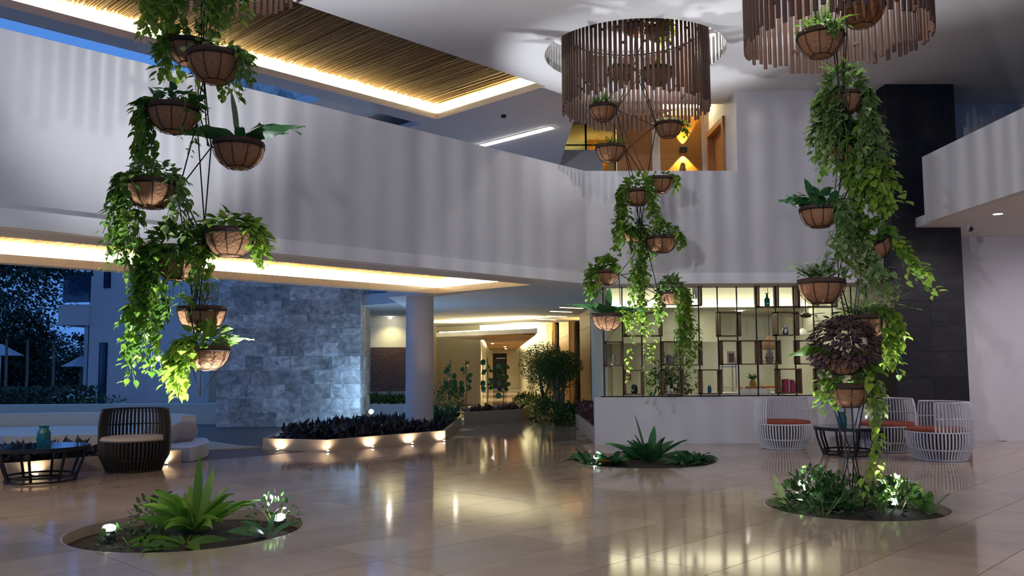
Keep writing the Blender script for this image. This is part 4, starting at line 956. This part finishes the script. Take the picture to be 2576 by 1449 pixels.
vase('teal glass jar on the drum table between the white chairs', (5.6, 14.15, .461), 'teal_glass', [(.06, 0), (.075, .03), (.075, .15), (.05, .19), (.05, .21), (.06, .225)])

# ================================================================== raised beds, bench and pool
KH = .2
def kerb_bed(name, label, poly, h, mat='stone_kerb'):
    t = thing(name, (sum(p[0] for p in poly)/len(poly), sum(p[1] for p in poly)/len(poly), 0), label, 'planter')
    n = len(poly); cx = sum(p[0] for p in poly)/n; cy = sum(p[1] for p in poly)/n
    for i in range(n):
        a, b = Vector((*poly[i], 0)), Vector((*poly[(i+1)%n], 0)); d = (b-a).normalized(); nn = Vector((-d.y, d.x, 0))
        if nn.dot(Vector((cx, cy, 0))-a) < 0: nn = -nn
        w = .06; m = MB(); m.prism([tuple(a[:2]), tuple(b[:2]), tuple((b+nn*w-d*w*.9)[:2]), tuple((a+nn*w+d*w*.9)[:2])], -.02, h); m.build('kerb', M[mat], t)
    inner = [(cx+(p[0]-cx)*.97, cy+(p[1]-cy)*.97) for p in poly]
    m = MB(); m.prism(inner, -.02, h-.05); m.build('soil', M['soil'], t)
    return t
def fill(name, label, poly, z, n, size, mat, seed, tall=1.0, T=LANCE, bias=.4):
    rr = random.Random(seed); xs = [p[0] for p in poly]; ys = [p[1] for p in poly]; lb = LB(); k = 0
    def inside(x, y):
        c = False; j = len(poly)-1
        for i in range(len(poly)):
            if (poly[i][1] > y) != (poly[j][1] > y) and x < (poly[j][0]-poly[i][0])*(y-poly[i][1])/(poly[j][1]-poly[i][1])+poly[i][0]: c = not c
            j = i
        return c
    while k < n:
        x, y = rr.uniform(min(xs), max(xs)), rr.uniform(min(ys), max(ys))
        if not inside(x, y): continue
        k += 1; u = uv3(rr, .2, 1)
        lb.add((x, y, z+rr.uniform(0, .12)*tall), Vector((u.x, u.y, u.z*1.3)), uv3(rr)+Vector((0, 0, .3)), size*rr.uniform(.6, 1.2), min(1, max(0, bias+rr.gauss(0, .22))), T, 1.3)
    o = lb.build(name, M[mat]); tag(o, label, 'plants', None, 'stuff'); return o
bed1 = [(-4.2, 15.78), (-2.98, 15.36), (-1.03, 17.33), (-.88, 21.5), (-3.0, 19.4), (-4.3, 17.4)]
kerb_bed('raised_planter', 'low raised planter with lit kerb in front of the stone wall', bed1, KH)
fill('bed_plants', 'dense dark purple ground plants filling the planter before the stone wall', [(-3.95, 16.0), (-3.0, 15.6), (-1.15, 17.45), (-1.0, 21.2), (-3.0, 19.2), (-4.0, 17.2)], KH-.05, 2600, .17, 'purple_bed', 61, 1.4)
fill('bed_plants', 'dark green ground plants at the back of the planter by the column', [(-1.9, 19.2), (-1.1, 18.5), (-.92, 21.4), (-1.6, 20.9)], KH-.02, 500, .17, 'shrub', 66, 2.2)
bed2 = [tuple(AB(1.0, 13.25)[:2]), tuple(AB(6.25, 13.2)[:2]), tuple(AB(6.25, 14.0)[:2]), tuple(AB(1.0, 14.0)[:2])]
kerb_bed('raised_planter', 'low raised planter with lit kerb behind the dark wicker chair', bed2, KH)
fill('bed_plants', 'dark spiky ground plants filling the planter behind the dark chair', [tuple(AB(1.2, 13.36)[:2]), tuple(AB(5.0, 13.3)[:2]), tuple(AB(5.0, 13.9)[:2]), tuple(AB(1.2, 13.9)[:2])], KH-.05, 1200, .18, 'purple_bed', 62, 1.4)
def step_light(p, nrm, label):
    t = thing('step_light', (p.x, p.y, 0), label, 'light', 'small kerb lights along the raised planters')
    q = p+nrm*.09; m = MB(); m.lathe([(.034, 0), (.03, .02)], 14, (q.x, q.y, 0)); m.build('housing', M['steel'], t, True)
    m = MB(); m.lathe([(.022, .0205), (.02, .025)], 12, (q.x, q.y, 0)); m.build('lens', M['step_face'], t, True)
    lamp('SPOT', 'kerb_beam', q+Vector((0, 0, .03)), 5.0, (1,.80,.56), t, .02, q-nrm*.09+Vector((0, 0, .16)), 2.4, .7)
nb_ = -BV
names = ['first', 'second', 'third', 'fourth']
for k, a in enumerate((8.72, 9.68, 10.60, 11.40)): step_light(AB(a, 12.965), nb_, '%s kerb light from the left on the stone wall planter' % names[k])
step_light(Vector((-3.85, 15.66, 0)), Vector((-.33, -.94, 0)), 'kerb light at the left corner of the stone wall planter')
for k, a in enumerate((4.16, 5.99, 2.3)): step_light(AB(a, 13.23), nb_, ['kerb light behind the drum table', 'kerb light at the right end of the planter behind the dark chair', 'kerb light at the far left of the planter behind the dark chair'][k])
# tan deck between the lounge and the pool
m = MB(); m.prism([(-6.5, 18.4), (-4.82, 16.5), (-4.3, 16.2), (-5.4, 15.5), (-6.2, 16.2)], -.05, .015); struct('floor_deck', m, M['sandstone'], 'tan stone deck between the lounge bench and the pool', 'floor')
m = MB(); m.prism([(-9.5, 14.5), (-4.3, 16.3), (-4.2, 21.5), (-9.5, 22.7)], -.07, -.02); tag(m.build('reflecting_pool', M['water']), 'dark still water of the reflecting pool before the stone wall', 'pool')
def arc_slab(c, r0_, r1_, a0, a1, z0, z1, n=24):
    m = MB(); P0 = [(c[0]+r0_*math.cos(a0+(a1-a0)*i/n), c[1]+r0_*math.sin(a0+(a1-a0)*i/n)) for i in range(n+1)]; P1 = [(c[0]+r1_*math.cos(a0+(a1-a0)*i/n), c[1]+r1_*math.sin(a0+(a1-a0)*i/n)) for i in range(n+1)]
    for i in range(n): m.prism([P0[i], P1[i], P1[i+1], P0[i+1]], z0, z1)
    return m
bn = thing('lounge_bench', (-7.6, 15.4, 0), 'curved built in lounge bench behind the planter at the left', 'bench')
arc_slab((-7.9, 14.2), .2, 2.65, .3, 2.2, 0, .38).build('seat', M['plaster_warm'], bn)
arc_slab((-7.9, 14.2), 2.7, 2.95, .55, 2.6, 0, .62).build('back', M['plaster_warm'], bn)
arc_slab((-7.9, 14.2), 2.3, 3.1, -.1, .55, 0, .22).build('step', M['concrete_white'], bn)
for k, (x, y, rz, mt) in enumerate(((-5.55, 14.55, .5, 'cushion_grey'), (-5.35, 15.0, .9, 'cushion_grey'))):
    m = MB(); m.sphere((0, 0, .16), .28, .09, .2, 14, 8); o = m.build('cushion', M[mt], None, True); o.location = (x, y, .0+.3*k*0+.18); o.rotation_euler = (.15, 0, rz)
    tag(o, ['pale cushion leaning on the bench right of the dark chair', 'second pale cushion at the end of the bench'][k], 'cushion')
m = MB(); m.box(-15, -6.9, 22.8, 23.2, -.1, .52); struct('wall_garden', m, M['plaster_warm'], 'low garden wall behind the lounge bench', 'wall')
# blue spotlight washing the stone wall
t = thing('garden_spotlight', (-3.05, 20.2, .2), 'glaring bluish white spotlight among the plants at the stone wall', 'light')
p = Vector((-2.92, 20.3, .42)); m = MB(); m.tube([p+Vector((0, .13, -.03)), p], .06, 14); m.build('body', M['black_metal'], t, True)
m = MB(); m.tube([p, p+Vector((0, -.008, .003))], .055, 14); m.build('lens', M['lamp_face'], t, True)
lamp('POINT', 'spotlight_glow', p+Vector((.12, .35, .2)), 60, (.35,.62,1.0), t, .05)
# things seen between the stone wall and the column
m = MB(); m.box(-4.2, -2.2, 27.3, 27.5, 0, 3.0); struct('wall_art', m, M['plaster_cream'], 'lit cream wall behind the column with the brown relief', 'wall')
m = MB(); m.box(-3.95, -2.72, 27.22, 27.3, .68, 2.04); tag(m.build('wall_relief', M['art_brown']), 'dark brown carved panel on the cream wall beside the column', 'panel')
m = MB(); m.box(-4.0, -2.5, 25.2, 25.4, 0, .36); struct('wall_pool', m, M['concrete_white'], 'low pale wall below the hedge beside the column', 'wall')
fill('hedge', 'low green hedge under the brown carved panel', [(-4.0, 25.5), (-2.6, 25.5), (-2.6, 26.2), (-4.0, 26.2)], .35, 420, .14, 'shrub', 63, 1.6, OVAL)
lamp_t = thing('wall_downlight', (-3.3, 26.9, 2.95), 'small downlight washing the cream wall above the carved panel', 'light')
m = MB(); m.lathe([(.05, 0), (.05, .05)], 14, (-3.3, 26.9, 2.92)); m.build('lens', M['step_face'], lamp_t, True)
lamp('SPOT', 'wall_wash', (-3.3, 26.85, 2.9), 30, (1,.85,.45), lamp_t, .06, (-3.3, 27.3, 0), 2.2, .9)
m = MB(); m.prism([(-4.2, 22.5), (-1.9, 20.4), (-1.9, 27.5), (-4.2, 27.5)], 2.98, 3.25); struct('ceiling_walkway', m, M['concrete_white'], 'pale beam and walkway roof between stone wall and column', 'ceiling')

# hall planters
bed3 = [(-.82, 21.5), (.62, 22.75), (.9, 24.6), (-.8, 24.6)]
kerb_bed('raised_planter', 'raised planter with tall round leaved stems at the hall entrance', bed3, .33)
for k, (px_, top, seed) in enumerate(((1133, 905, 71), (1172, 905, 72), (1226, 900, 73), (1266, 908, 74))):
    Y = [23.3, 23.6, 23.2, 23.7][k]; b = at(px_, 1036, Y); b = Vector((b.x, b.y, .28)); rr = random.Random(seed); e = at(px_, top, Y)
    t = thing('sea_grape', b, '%s tall thin stem with round leaves in the hall planter' % ['first', 'second', 'third', 'fourth'][k], 'plant', 'round leaved stems in the hall planter')
    m = MB(); m.tube([b, b.lerp(e, .5)+Vector((.02, 0, 0)), e], .012, 5); m.build('stem', M['stem_brown'], t)
    for q in range(20):
        f = rr.uniform(.3, 1.0); a = rr.uniform(0, 6.28); lb = LB(); pos = b.lerp(e, f); d = Vector((math.cos(a), math.sin(a)*.8, rr.uniform(-.3, .35)))
        lb.add(pos+d*.05, d, Vector((rr.uniform(-.4, .4), -1, rr.uniform(-.4, .8))), rr.uniform(.11, .165), rr.uniform(.1, .6), ROUND); lb.build('leaf', M['dark_leaf'], t)
for k in range(9):
    x = -.7+k*.155; y = 21.85+k*.125
    rosette('red_leaf_plant', 'dark red leaved plant along the hall planter edge, %s from the left' % ['first', 'second', 'third', 'fourth', 'fifth', 'sixth', 'seventh', 'eighth', 'ninth'][k], (x, y, .28), [(R.uniform(0, 360), R.uniform(.18, .3), R.uniform(.5, 1.3), R.uniform(.2, .4)) for _ in range(7)], .10, 'red_leaf', 80+k, 'red leaved plants in the hall planter')
bush('round_shrub', 'clipped dark shrub at the left of the hall behind the column', (-1.35, 23.6, .1), .5, .95, 700, .08, 'shrub', 90, cat='shrub')
def tree(name, label, base, trunk_h, rx_, rz_, n, size, mat, seed, trunk_r=.06, T=OVAL, group=None, lean=0, trunks=3, bias=.45):
    rr = random.Random(seed); base = Vector(base); t = thing(name, base, label, 'tree', group); m = MB(); cc = base+Vector((lean, 0, trunk_h+rz_*.55))
    for k in range(trunks):
        a = 2*math.pi*k/max(1, trunks)+.5; m.tube([base+Vector((math.cos(a), math.sin(a), 0))*trunk_r*1.3, base+Vector((lean*.5, 0, trunk_h*.6))+Vector((math.cos(a+1), math.sin(a+1), 0))*trunk_r, cc+Vector((math.cos(a+1.5), math.sin(a+1.5), 0))*rx_*.35], [trunk_r, trunk_r*.75, trunk_r*.3], 7)
    m.build('trunk', M['bark'], t, True); lb = LB()
    lumps = [(cc+Vector((u.x*rx_*.55, u.y*rx_*.55, u.z*rz_*.5)), rr.uniform(.4, .65)) for u in (uv3(rr) for _ in range(14))]
    for _ in range(n):
        c, q = rr.choice(lumps); u = uv3(rr); w = rr.uniform(.3, 1)**.5
        lb.add(c+Vector((u.x*rx_*q*w, u.y*rx_*q*w, u.z*rz_*q*w)), u+uv3(rr)*.6+Vector((0, 0, -.3)), Vector((0, 0, 1))+uv3(rr)*.8, size*rr.uniform(.6, 1.3), min(1, max(0, bias+rr.gauss(0, .22))), T)
    tag(lb.build('foliage', M[mat], t), None, None, None, 'stuff'); return t
tree('ficus_tree', 'bushy tree standing farther back on the right of the hall', (1.35, 25.5, 0), .95, .85, .75, 6500, .058, 'shrub', 91, .05)
tree('ficus_tree', 'bushy tree with braided trunk nearer on the right of the hall', (1.62, 22.8, 0), .95, .62, .70, 6000, .055, 'shrub', 92, .08, trunks=5)
for k, (x, y, s_, h) in enumerate(((1.25, 28.5, .55, .45), (1.45, 25.6, .5, .5), (1.35, 22.6, .55, .52), (1.0, 31.5, .5, .4), (1.72, 21.3, .35, .5))):
    bush('ground_shrub', ['green shrub under the farther hall tree', 'green shrub between the two hall trees', 'green shrub at the foot of the nearer hall tree', 'farthest green shrub along the hall', 'green shrub at the near end of the hall planting'][k], (x, y, 0), s_, h, 520, .11, 'shrub', 93+k, cat='shrub')
bed4 = [(1.88, 17.3), (2.45, 17.3), (2.45, 22.4), (1.95, 22.4)]
kerb_bed('raised_planter', 'low raised planter beside the wood panels at the hall corner', [(1.82, 16.6), (1.95, 16.6), (2.34, 22.1), (1.9, 22.3)], .3)
fill('bed_plants', 'reddish brown ground plants in the planter by the wood panels', [(1.88, 16.8), (1.94, 16.8), (2.3, 22.0), (1.95, 22.0)], .28, 700, .16, 'red_leaf', 98, 1.6, OVAL)

# ================================================================== shelf screen and its things
SY = 16.44
scr = thing('shelf_screen', (4.4, SY, .865), 'screen of black rods with staggered brown wooden boxes on the low wall', 'shelf')
for px_ in (1519, 1567, 1615, 1663, 1712, 1760, 1808, 1857, 1905, 1954, 2001, 2050, 2098, 2146, 2194):
    x = at(px_, 900, SY).x; m = MB(); m.box(x-.011, x+.011, SY-.011, SY+.011, .865, 2.95); m.build('post', M['black_metal'], scr)
m = MB(); m.box(1.95, 7.0, SY-.012, SY+.012, .866, .885); m.build('bottom_rail', M['black_metal'], scr)
def cubby(x0, y0, x1, y1, split=0):
    a = at(x0, y1, SY); b = at(x1, y0, SY); t = .022; m = MB(); d0, d1 = SY-.15, SY+.15
    m.box(a.x, a.x+t, d0, d1, a.z, b.z); m.box(b.x-t, b.x, d0, d1, a.z, b.z); m.box(a.x, b.x, d0, d1, a.z, a.z+t); m.box(a.x, b.x, d0, d1, b.z-t, b.z)
    if split: q = (a.x+b.x)/2; m.box(q-t*.5, q+t*.5, d0, d1, a.z, b.z)
    m.build('box', M['shelf_wood'], scr); return a.z+t
for c in ((1520,859,1566,921,0),(1571,786,1662,847,1),(1570,930,1617,993,0),(1664,858,1762,920,1),(1665,929,1716,993,0),(1712,711,1761,771,0),(1806,785,1858,847,0),(1812,856,1906,918,1),(1761,929,1811,991,0),(1903,711,2001,774,1),(1950,785,2003,845,0),(1910,856,1958,917,0),(1956,927,2010,990,0),(2004,856,2056,917,0),(2004,711,2098,774,1),(2054,927,2102,990,0),(2100,785,2150,845,0),(2102,927,2150,990,0)): cubby(*c)
def shelf_pos(px_, py_): p = at(px_, py_, SY); return (p.x, p.y, p.z)
def jar(label, px_, py_, r, h, mat, cat='jar', name='jar', lid=True):
    p = shelf_pos(px_, py_); t = thing(name, p, label, cat); m = MB(); m.lathe([(r*.8, 0), (r, h*.12), (r, h*.62), (r*.6, h*.8), (r*.55, h*.86)], 20, p, True, True); m.build('body', M[mat], t, True)
    if lid: m = MB(); m.lathe([(r*.66, h*.86), (r*.66, h)], 20, p); m.build('lid', M['steel'], t, True)
    return t
bz = lambda y: y-2.8
jar('clear glass jar in the leftmost wooden box of the screen', 1543, bz(921), .055, .17, 'clear_glass')
jar('dark glass vase in the low wooden box left of the long vine', 1596, bz(993), .06, .20, 'dark_glass', 'vase', 'vase', False)
p = shelf_pos(1688, bz(920)); t = thing('potted_succulent', p, 'grey succulent in a brown pot on the double box', 'plant')
m = MB(); m.lathe([(.06, 0), (.09, .05), (.095, .12), (.085, .125)], 18, p); m.build('pot', M['clay_grey'], t, True); lb = LB()
for q in range(30): u = uv3(R, .1, 1); lb.add(Vector(p)+Vector((u.x*.04, u.y*.04, .125)), u, uv3(R), .09, R.random(), OVAL)
lb.build('leaves', M['silver'], t)
p = shelf_pos(1682, bz(993)); t = thing('figurine', p, 'small white figurine in the box before the indoor tree', 'figurine'); m = MB(); m.lathe([(.035, 0), (.03, .03), (.04, .07), (.02, .11), (.028, .14), (.01, .165)], 14, p); m.build('body', M['white_paint'], t, True)
m = MB(); m.sphere((p[0]+.07, p[1], p[2]+.05), .03, .03, .05); m.build('head', M['white_paint'], t, True)
jar('small blue bottle in the low box under the middle of the screen', 1785, bz(991), .035, .15, 'blue_glass', 'bottle', 'bottle', True)
p = shelf_pos(1930, bz(774)); t = thing('bottle', p, 'turquoise glass bottle in the top double box', 'bottle'); m = MB(); m.lathe([(.045, 0), (.052, .03), (.05, .14), (.02, .18), (.018, .24), (.032, .25)], 18, p, True, False); m.build('body', emissive_free := M['teal_glass'], t, True); m = MB(); m.ring(.032, .005, (p[0], p[1], p[2]+.25), 18, 5); m.build('lip', M['teal_glass'], t, True)
jar('silver lidded jar in the box right of the screen middle', 1976, bz(845), .055, .16, 'steel')
p = shelf_pos(1842, bz(918)); t = thing('picture_frame', p, 'small framed picture leaning in the double box', 'picture'); m = MB(); m.box(p[0]-.075, p[0]+.075, p[1]+.05, p[1]+.07, p[2], p[2]+.24); m.build('frame', M['paper'], t); m = MB(); m.box(p[0]-.05, p[0]+.05, p[1]+.045, p[1]+.05, p[2]+.03, p[2]+.2); m.build('print', M['rattan'], t)
p = shelf_pos(1936, bz(917)); t = thing('hand_sculpture', p, 'brown pot with upright finger shaped sculpture', 'sculpture'); m = MB(); m.lathe([(.05, 0), (.075, .10), (.085, .12), (.08, .13)], 18, p); m.build('pot', M['clay_grey'], t, True)
for q in range(5): m = MB(); x = p[0]-.05+.025*q; m.tube([(x, p[1], p[2]+.1), (x-.004*(2-q), p[1], p[2]+[.2, .29, .31, .28, .22][q])], .011, 6); m.build('finger', M['clay_grey'], t, True)
x = shelf_pos(1970, 988)[0]
for k in range(8):
    p = shelf_pos(1974, bz(990)); w = [.022, .03, .026, .02, .034, .024, .03, .022][k]; h = [.24, .25, .23, .26, .24, .22, .235, .21][k]; m = MB(); m.box(-w/2, w/2, -.08, .08, 0, h); o = m.build('book', M['book_%d' % (k % 6)]); o.location = (x+w/2, p[1], p[2]); x += w+.002
    if k > 4: o.rotation_euler = (0, -.06, 0); o.location.z += .003
    tag(o, ['dark red', 'bright red', 'dark purple', 'pale', 'maroon', 'pinkish', 'slim dark red', 'leaning bright red'][k]+' book, %s from the left in the low wooden box' % ['first', 'second', 'third', 'fourth', 'fifth', 'sixth', 'seventh', 'eighth'][k], 'book', 'books in the low wooden box')
# room behind
tree('indoor_tree', 'leafy indoor tree behind the shelf screen', (at(1690, 1000, 18.4).x, 18.4, 0), .9, .55, .55, 900, .09, 'shrub', 101, .03)
ct = thing('side_counter', (5.1, 18.3, 0), 'white side counter behind the low wall', 'counter'); m = MB(); m.box(4.2, 6.0, 18.0, 18.5, .84, .88); m.build('top', M['white_paint'], ct); m = MB(); m.box(4.25, 5.95, 18.05, 18.45, 0, .84); m.build('body', M['plaster'], ct)
tx = at(1892, 985, 18.2).x; t = thing('fruit_tray', (tx, 18.2, .88), 'long pale tray on the counter behind the screen', 'tray'); m = MB(); m.box(tx-.32, tx+.32, 18.08, 18.32, .88, .90); m.build('base', M['white_paint'], t)
m = MB(); m.box(tx-.34, tx+.34, 18.06, 18.08, .88, .96); m.box(tx-.34, tx+.34, 18.32, 18.34, .88, .96); m.build('sides', M['white_paint'], t)
for k, (dx, c) in enumerate(((-.24, 'orange_plastic'), (-.1, 'terracotta'), (.13, 'rattan'), (.25, 'rattan'))):
    m = MB(); m.sphere((tx+dx, 18.2, .955), .055, .055, .055); tag(m.build('fruit', M[c], None, True), ['orange fruit at the left of the tray', 'reddish fruit beside the pineapple', 'brown fruit right of the pineapple', 'brown fruit at the right end of the tray'][k], 'fruit', 'fruit on the tray')
t = thing('pineapple', (tx+.02, 18.2, .90), 'pineapple standing on the tray behind the screen', 'pineapple'); m = MB(); m.sphere((tx+.02, 18.2, 1.03), .075, .075, .13, 14, 10); m.build('fruit_body', M['pineapple'], t, True); lb = LB()
for q in range(26): u = uv3(R, .5, 1); lb.add((tx+.02, 18.2, 1.14), u, uv3(R), R.uniform(.12, .2), R.random(), LANCE, .7)
lb.build('leaf_crown', M['shrub'], t)
p = at(1940, 975, 19.0); t = thing('cafe_chair', (p.x, 19.0, 0), 'light framed chair with orange seat in the room behind the screen', 'chair')
m = MB(); m.box(p.x-.2, p.x+.2, 18.85, 19.25, .95, .99); m.build('seat', M['orange_plastic'], t); 
for sx in (-.19, .19):
    m = MB(); m.tube([(p.x+sx, 19.25, 0), (p.x+sx, 19.25, 1.55)], .012, 6); m.build('leg', M['rattan'], t); m = MB(); m.tube([(p.x+sx, 18.87, 0), (p.x+sx, 18.87, .97)], .012, 6); m.build('leg', M['rattan'], t)
m = MB(); m.tube([(p.x-.19, 19.25, 1.53), (p.x+.19, 19.25, 1.53)], .014, 6); m.build('back_rail', M['rattan'], t)
t = thing('metal_rack', (at(1835, 950, 19).x, 19, 0), 'pale metal rack with boxes behind the screen', 'rack'); q = at(1835, 950, 19).x
for dx in (-.15, .15):
    for dy in (0, .3): m = MB(); m.tube([(q+dx, 19+dy, 0), (q+dx, 19+dy, 1.6)], .014, 6); m.build('post', M['steel'], t)
for z in (.5, .95, 1.4): m = MB(); m.box(q-.16, q+.16, 18.99, 19.31, z, z+.02); m.build('shelf', M['steel'], t)
def pendant(px_, py_, Y, r, h, label, mat, ztop):
    p = at(px_, py_, Y); t = thing('pendant_lamp', p, label, 'lamp'); m = MB(); m.lathe([(r, 0), (r*.95, h*.3), (r*.55, h*.75), (.03, h)], 22, p, False, True); m.build('shade', M[mat], t, True); m = MB(); m.tube([p+Vector((0, 0, h)), Vector((p.x, p.y, ztop))], .006, 5); m.build('cord', M['black_metal'], t)
pendant(1936, 880, 18.6, .17, .30, 'woven pendant lamp behind the screen beside the silver jar', 'rattan', 3.5)
pendant(2020, 842, 18.9, .12, .14, 'pale pendant lamp behind the purple leaved basket', 'white_paint', 3.5)
p = at(2027, 792, 18.9); t = thing('ceiling_fan', p, 'black ceiling fan in the room behind the screen', 'fan'); m = MB(); m.lathe([(.03, -.07), (.11, -.05), (.12, 0), (.08, .04), (.03, .06)], 20, p); m.tube([p, Vector((p.x, p.y, 3.5))], .012, 6); m.build('motor', M['black_metal'], t, True)
for q in range(4): m = MB(); a = q*math.pi/2+.15; d = Vector((math.cos(a), math.sin(a), 0)); m.beam(p+d*.1, p+d*.72, .11, .008); m.build('blade', M['wood_dark'], t)
for k, z in enumerate((2.02, 1.08)):
    t = thing('call_point', (3.31, 21.98, z), ['upper', 'lower'][k]+' small red alarm box on the wall behind the left end of the screen', 'alarm box')
    m = MB(); m.box(3.25, 3.37, 21.95, 22.0, z, z+.14); m.build('case', M['red_box'], t); m = MB(); m.box(3.28, 3.34, 21.94, 21.95, z+.04, z+.10); m.build('panel', M['white_paint'], t)

# ================================================================== outside at dusk
bl = thing('white_building', (-13, 32, 0), 'white two storey guest wing with balcony outside at dusk', 'building'); Yb = 31.0
X_ = lambda px_, Y=Yb: at(px_, 900, Y).x
Z_ = lambda py_, Y=Yb, px_=300: at(px_, py_, Y).z
m = MB(); m.box(X_(220), X_(385), Yb, 36, -.1, 9); m.box(X_(385), X_(528), Yb-.6, 36, -.1, 9); m.build('wall', M['building_paint'], bl)
m = MB(); m.box(X_(146), X_(222), Yb-.1, 36, Z_(818), Z_(766)); m.build('balcony', M['building_paint'], bl)
m = MB(); m.box(X_(152), X_(222), Yb+.0, Yb+.04, Z_(760), Z_(684)); m.build('balcony_glass', plain('night_glass', (.02,.06,.12), .08, 0, .8), bl)
for (x0, x1, y0, y1) in ((255, 272, 684, 724), (250, 270, 862, 1030)):
    m = MB(); m.box(X_(x0), X_(x1), Yb-.03, Yb+.02, max(.02, Z_(y1)), Z_(y0)); w = m.build('window', M['black_metal'], bl); m = MB(); m.box(X_(x0+3), X_(x1-3), Yb-.05, Yb-.03, max(.06, Z_(y1-2)), Z_(y0+2)); m.build('pane', MAT['night_glass'], w)
m = MB(); m.box(X_(210), X_(222), Yb, Yb+.2, -.1, Z_(818)); m.build('post', M['concrete_white'], bl)
m = MB(); m.box(X_(527, 26), X_(556, 26), 26, 26.3, -.1, 4); struct('wall_pier', m, M['sandstone'], 'tan pier at the left of the stone wall', 'wall')
m = MB(); m.box(-8.5, -7.0, 23.4, 24.4, -.1, .28); m.box(-8.2, -7.2, 23.5, 24.2, .28, .5); tag(m.build('stone_steps', M['clay_grey']), 'dark stone steps at the foot of the tan pier', 'steps')
tr = random.Random(5)
for k, (px_, Y, h, rx_, rz_, n, lbl) in enumerate(((10, 34, 1.0, 2.3, 2.0, 2400, 'big dark tree at the far left beyond the lawn'), (-30, 27, 4.6, 3.4, .9, 900, 'overhanging leafy branches against the blue sky'), (150, 44, .6, 3.0, 1.5, 1800, 'dark tree behind the parasols'), (-60, 38, 2.0, 4.0, 4.0, 2200, 'tall dark tree at the left edge'), (205, 47, .8, 2.8, 1.7, 1500, 'distant dark tree beside the white building'))):
    tree('garden_tree', lbl, (at(px_, 900, Y).x, Y, -.1), h, rx_, rz_, int(n*3.6), .17, 'night_tree', 110+k, .06, OVAL, 'trees outside', 0, 2)
for k, (px_, Y) in enumerate(((68, 30), (134, 30.5), (203, 33), (15, 29))):
    p = at(px_, 900, Y); m = MB(); m.tube([(p.x, Y, -.1), (p.x+.03, Y, 1.2), (p.x, Y, 2.45)], [.05, .045, .04], 7); t = thing('palm_trunk', (p.x, Y, -.1), 'slim pale trunk, %s of four on the dark lawn' % ['second', 'third', 'rightmost', 'leftmost'][k], 'tree', 'slim trunks on the lawn'); m.build('trunk', M['clay_grey'], t, True)
    lb = LB(); rr = random.Random(130+k)
    for q in range(16): u = uv3(rr, -.2, .8); lb.add((p.x, Y, 2.45), u, (0, 0, 1), .5, rr.random(), LANCE, .8)
    lb.build('leaf_crown', M['night_tree'], t)
for k, (px_, py_, Y, r) in enumerate(((2, 895, 30, .75), (205, 922, 33, .75), (0, 918, 34, .8))):
    p = at(px_, py_, Y); t = thing('patio_umbrella', (p.x, Y, -.1), ['pale parasol at the left edge of the lawn', 'pale parasol in front of the white building', 'farther pale parasol at the left edge'][k], 'umbrella', 'parasols on the lawn')
    m = MB(); m.lathe([(r, 0), (r*.5, .2), (.03, .4)], 8, p, False, True); m.build('canopy', M['umbrella_cloth'], t); m = MB(); m.tube([(p.x, Y, -.1), (p.x, Y, p.z+.4)], .02, 6); m.build('pole', M['steel'], t)
for k, (px_, Y) in enumerate(((108, 27), (165, 28))):
    p = at(px_, 980, Y); t = thing('sun_lounger', (p.x, Y, -.07), ['left', 'right'][k]+' pale sun lounger on the lawn', 'lounger', 'sun loungers on the lawn'); m = MB(); m.box(p.x-.4, p.x+.4, Y-.3, Y+.9, .25, .33); m.build('bed', M['umbrella_cloth'], t); m = MB(); m.beam((p.x-.05, Y+.9, .33), (p.x-.05, Y+1.4, .75), .7, .06); m.build('backrest', M['umbrella_cloth'], t)
    for sx in (-.35, .35):
        for sy in (-.25, .8): m = MB(); m.box(p.x+sx-.02, p.x+sx+.02, Y+sy-.02, Y+sy+.02, -.07, .25); m.build('leg', M['steel'], t)
fill('hedge', 'wild dark green hedge behind the garden wall', [(-16, 23.4), (-11.4, 23.4), (-11.4, 26), (-16, 26)], .0, 3600, .13, 'night_tree', 120, 7.5, OVAL, .7)
fill('hedge', 'thin flowering shrub at the corner of the white building', [(-11.3, 23.4), (-10.0, 23.4), (-10.0, 24.2), (-11.3, 24.2)], .1, 260, .08, 'shrub', 121, 5.0, OVAL, .6)
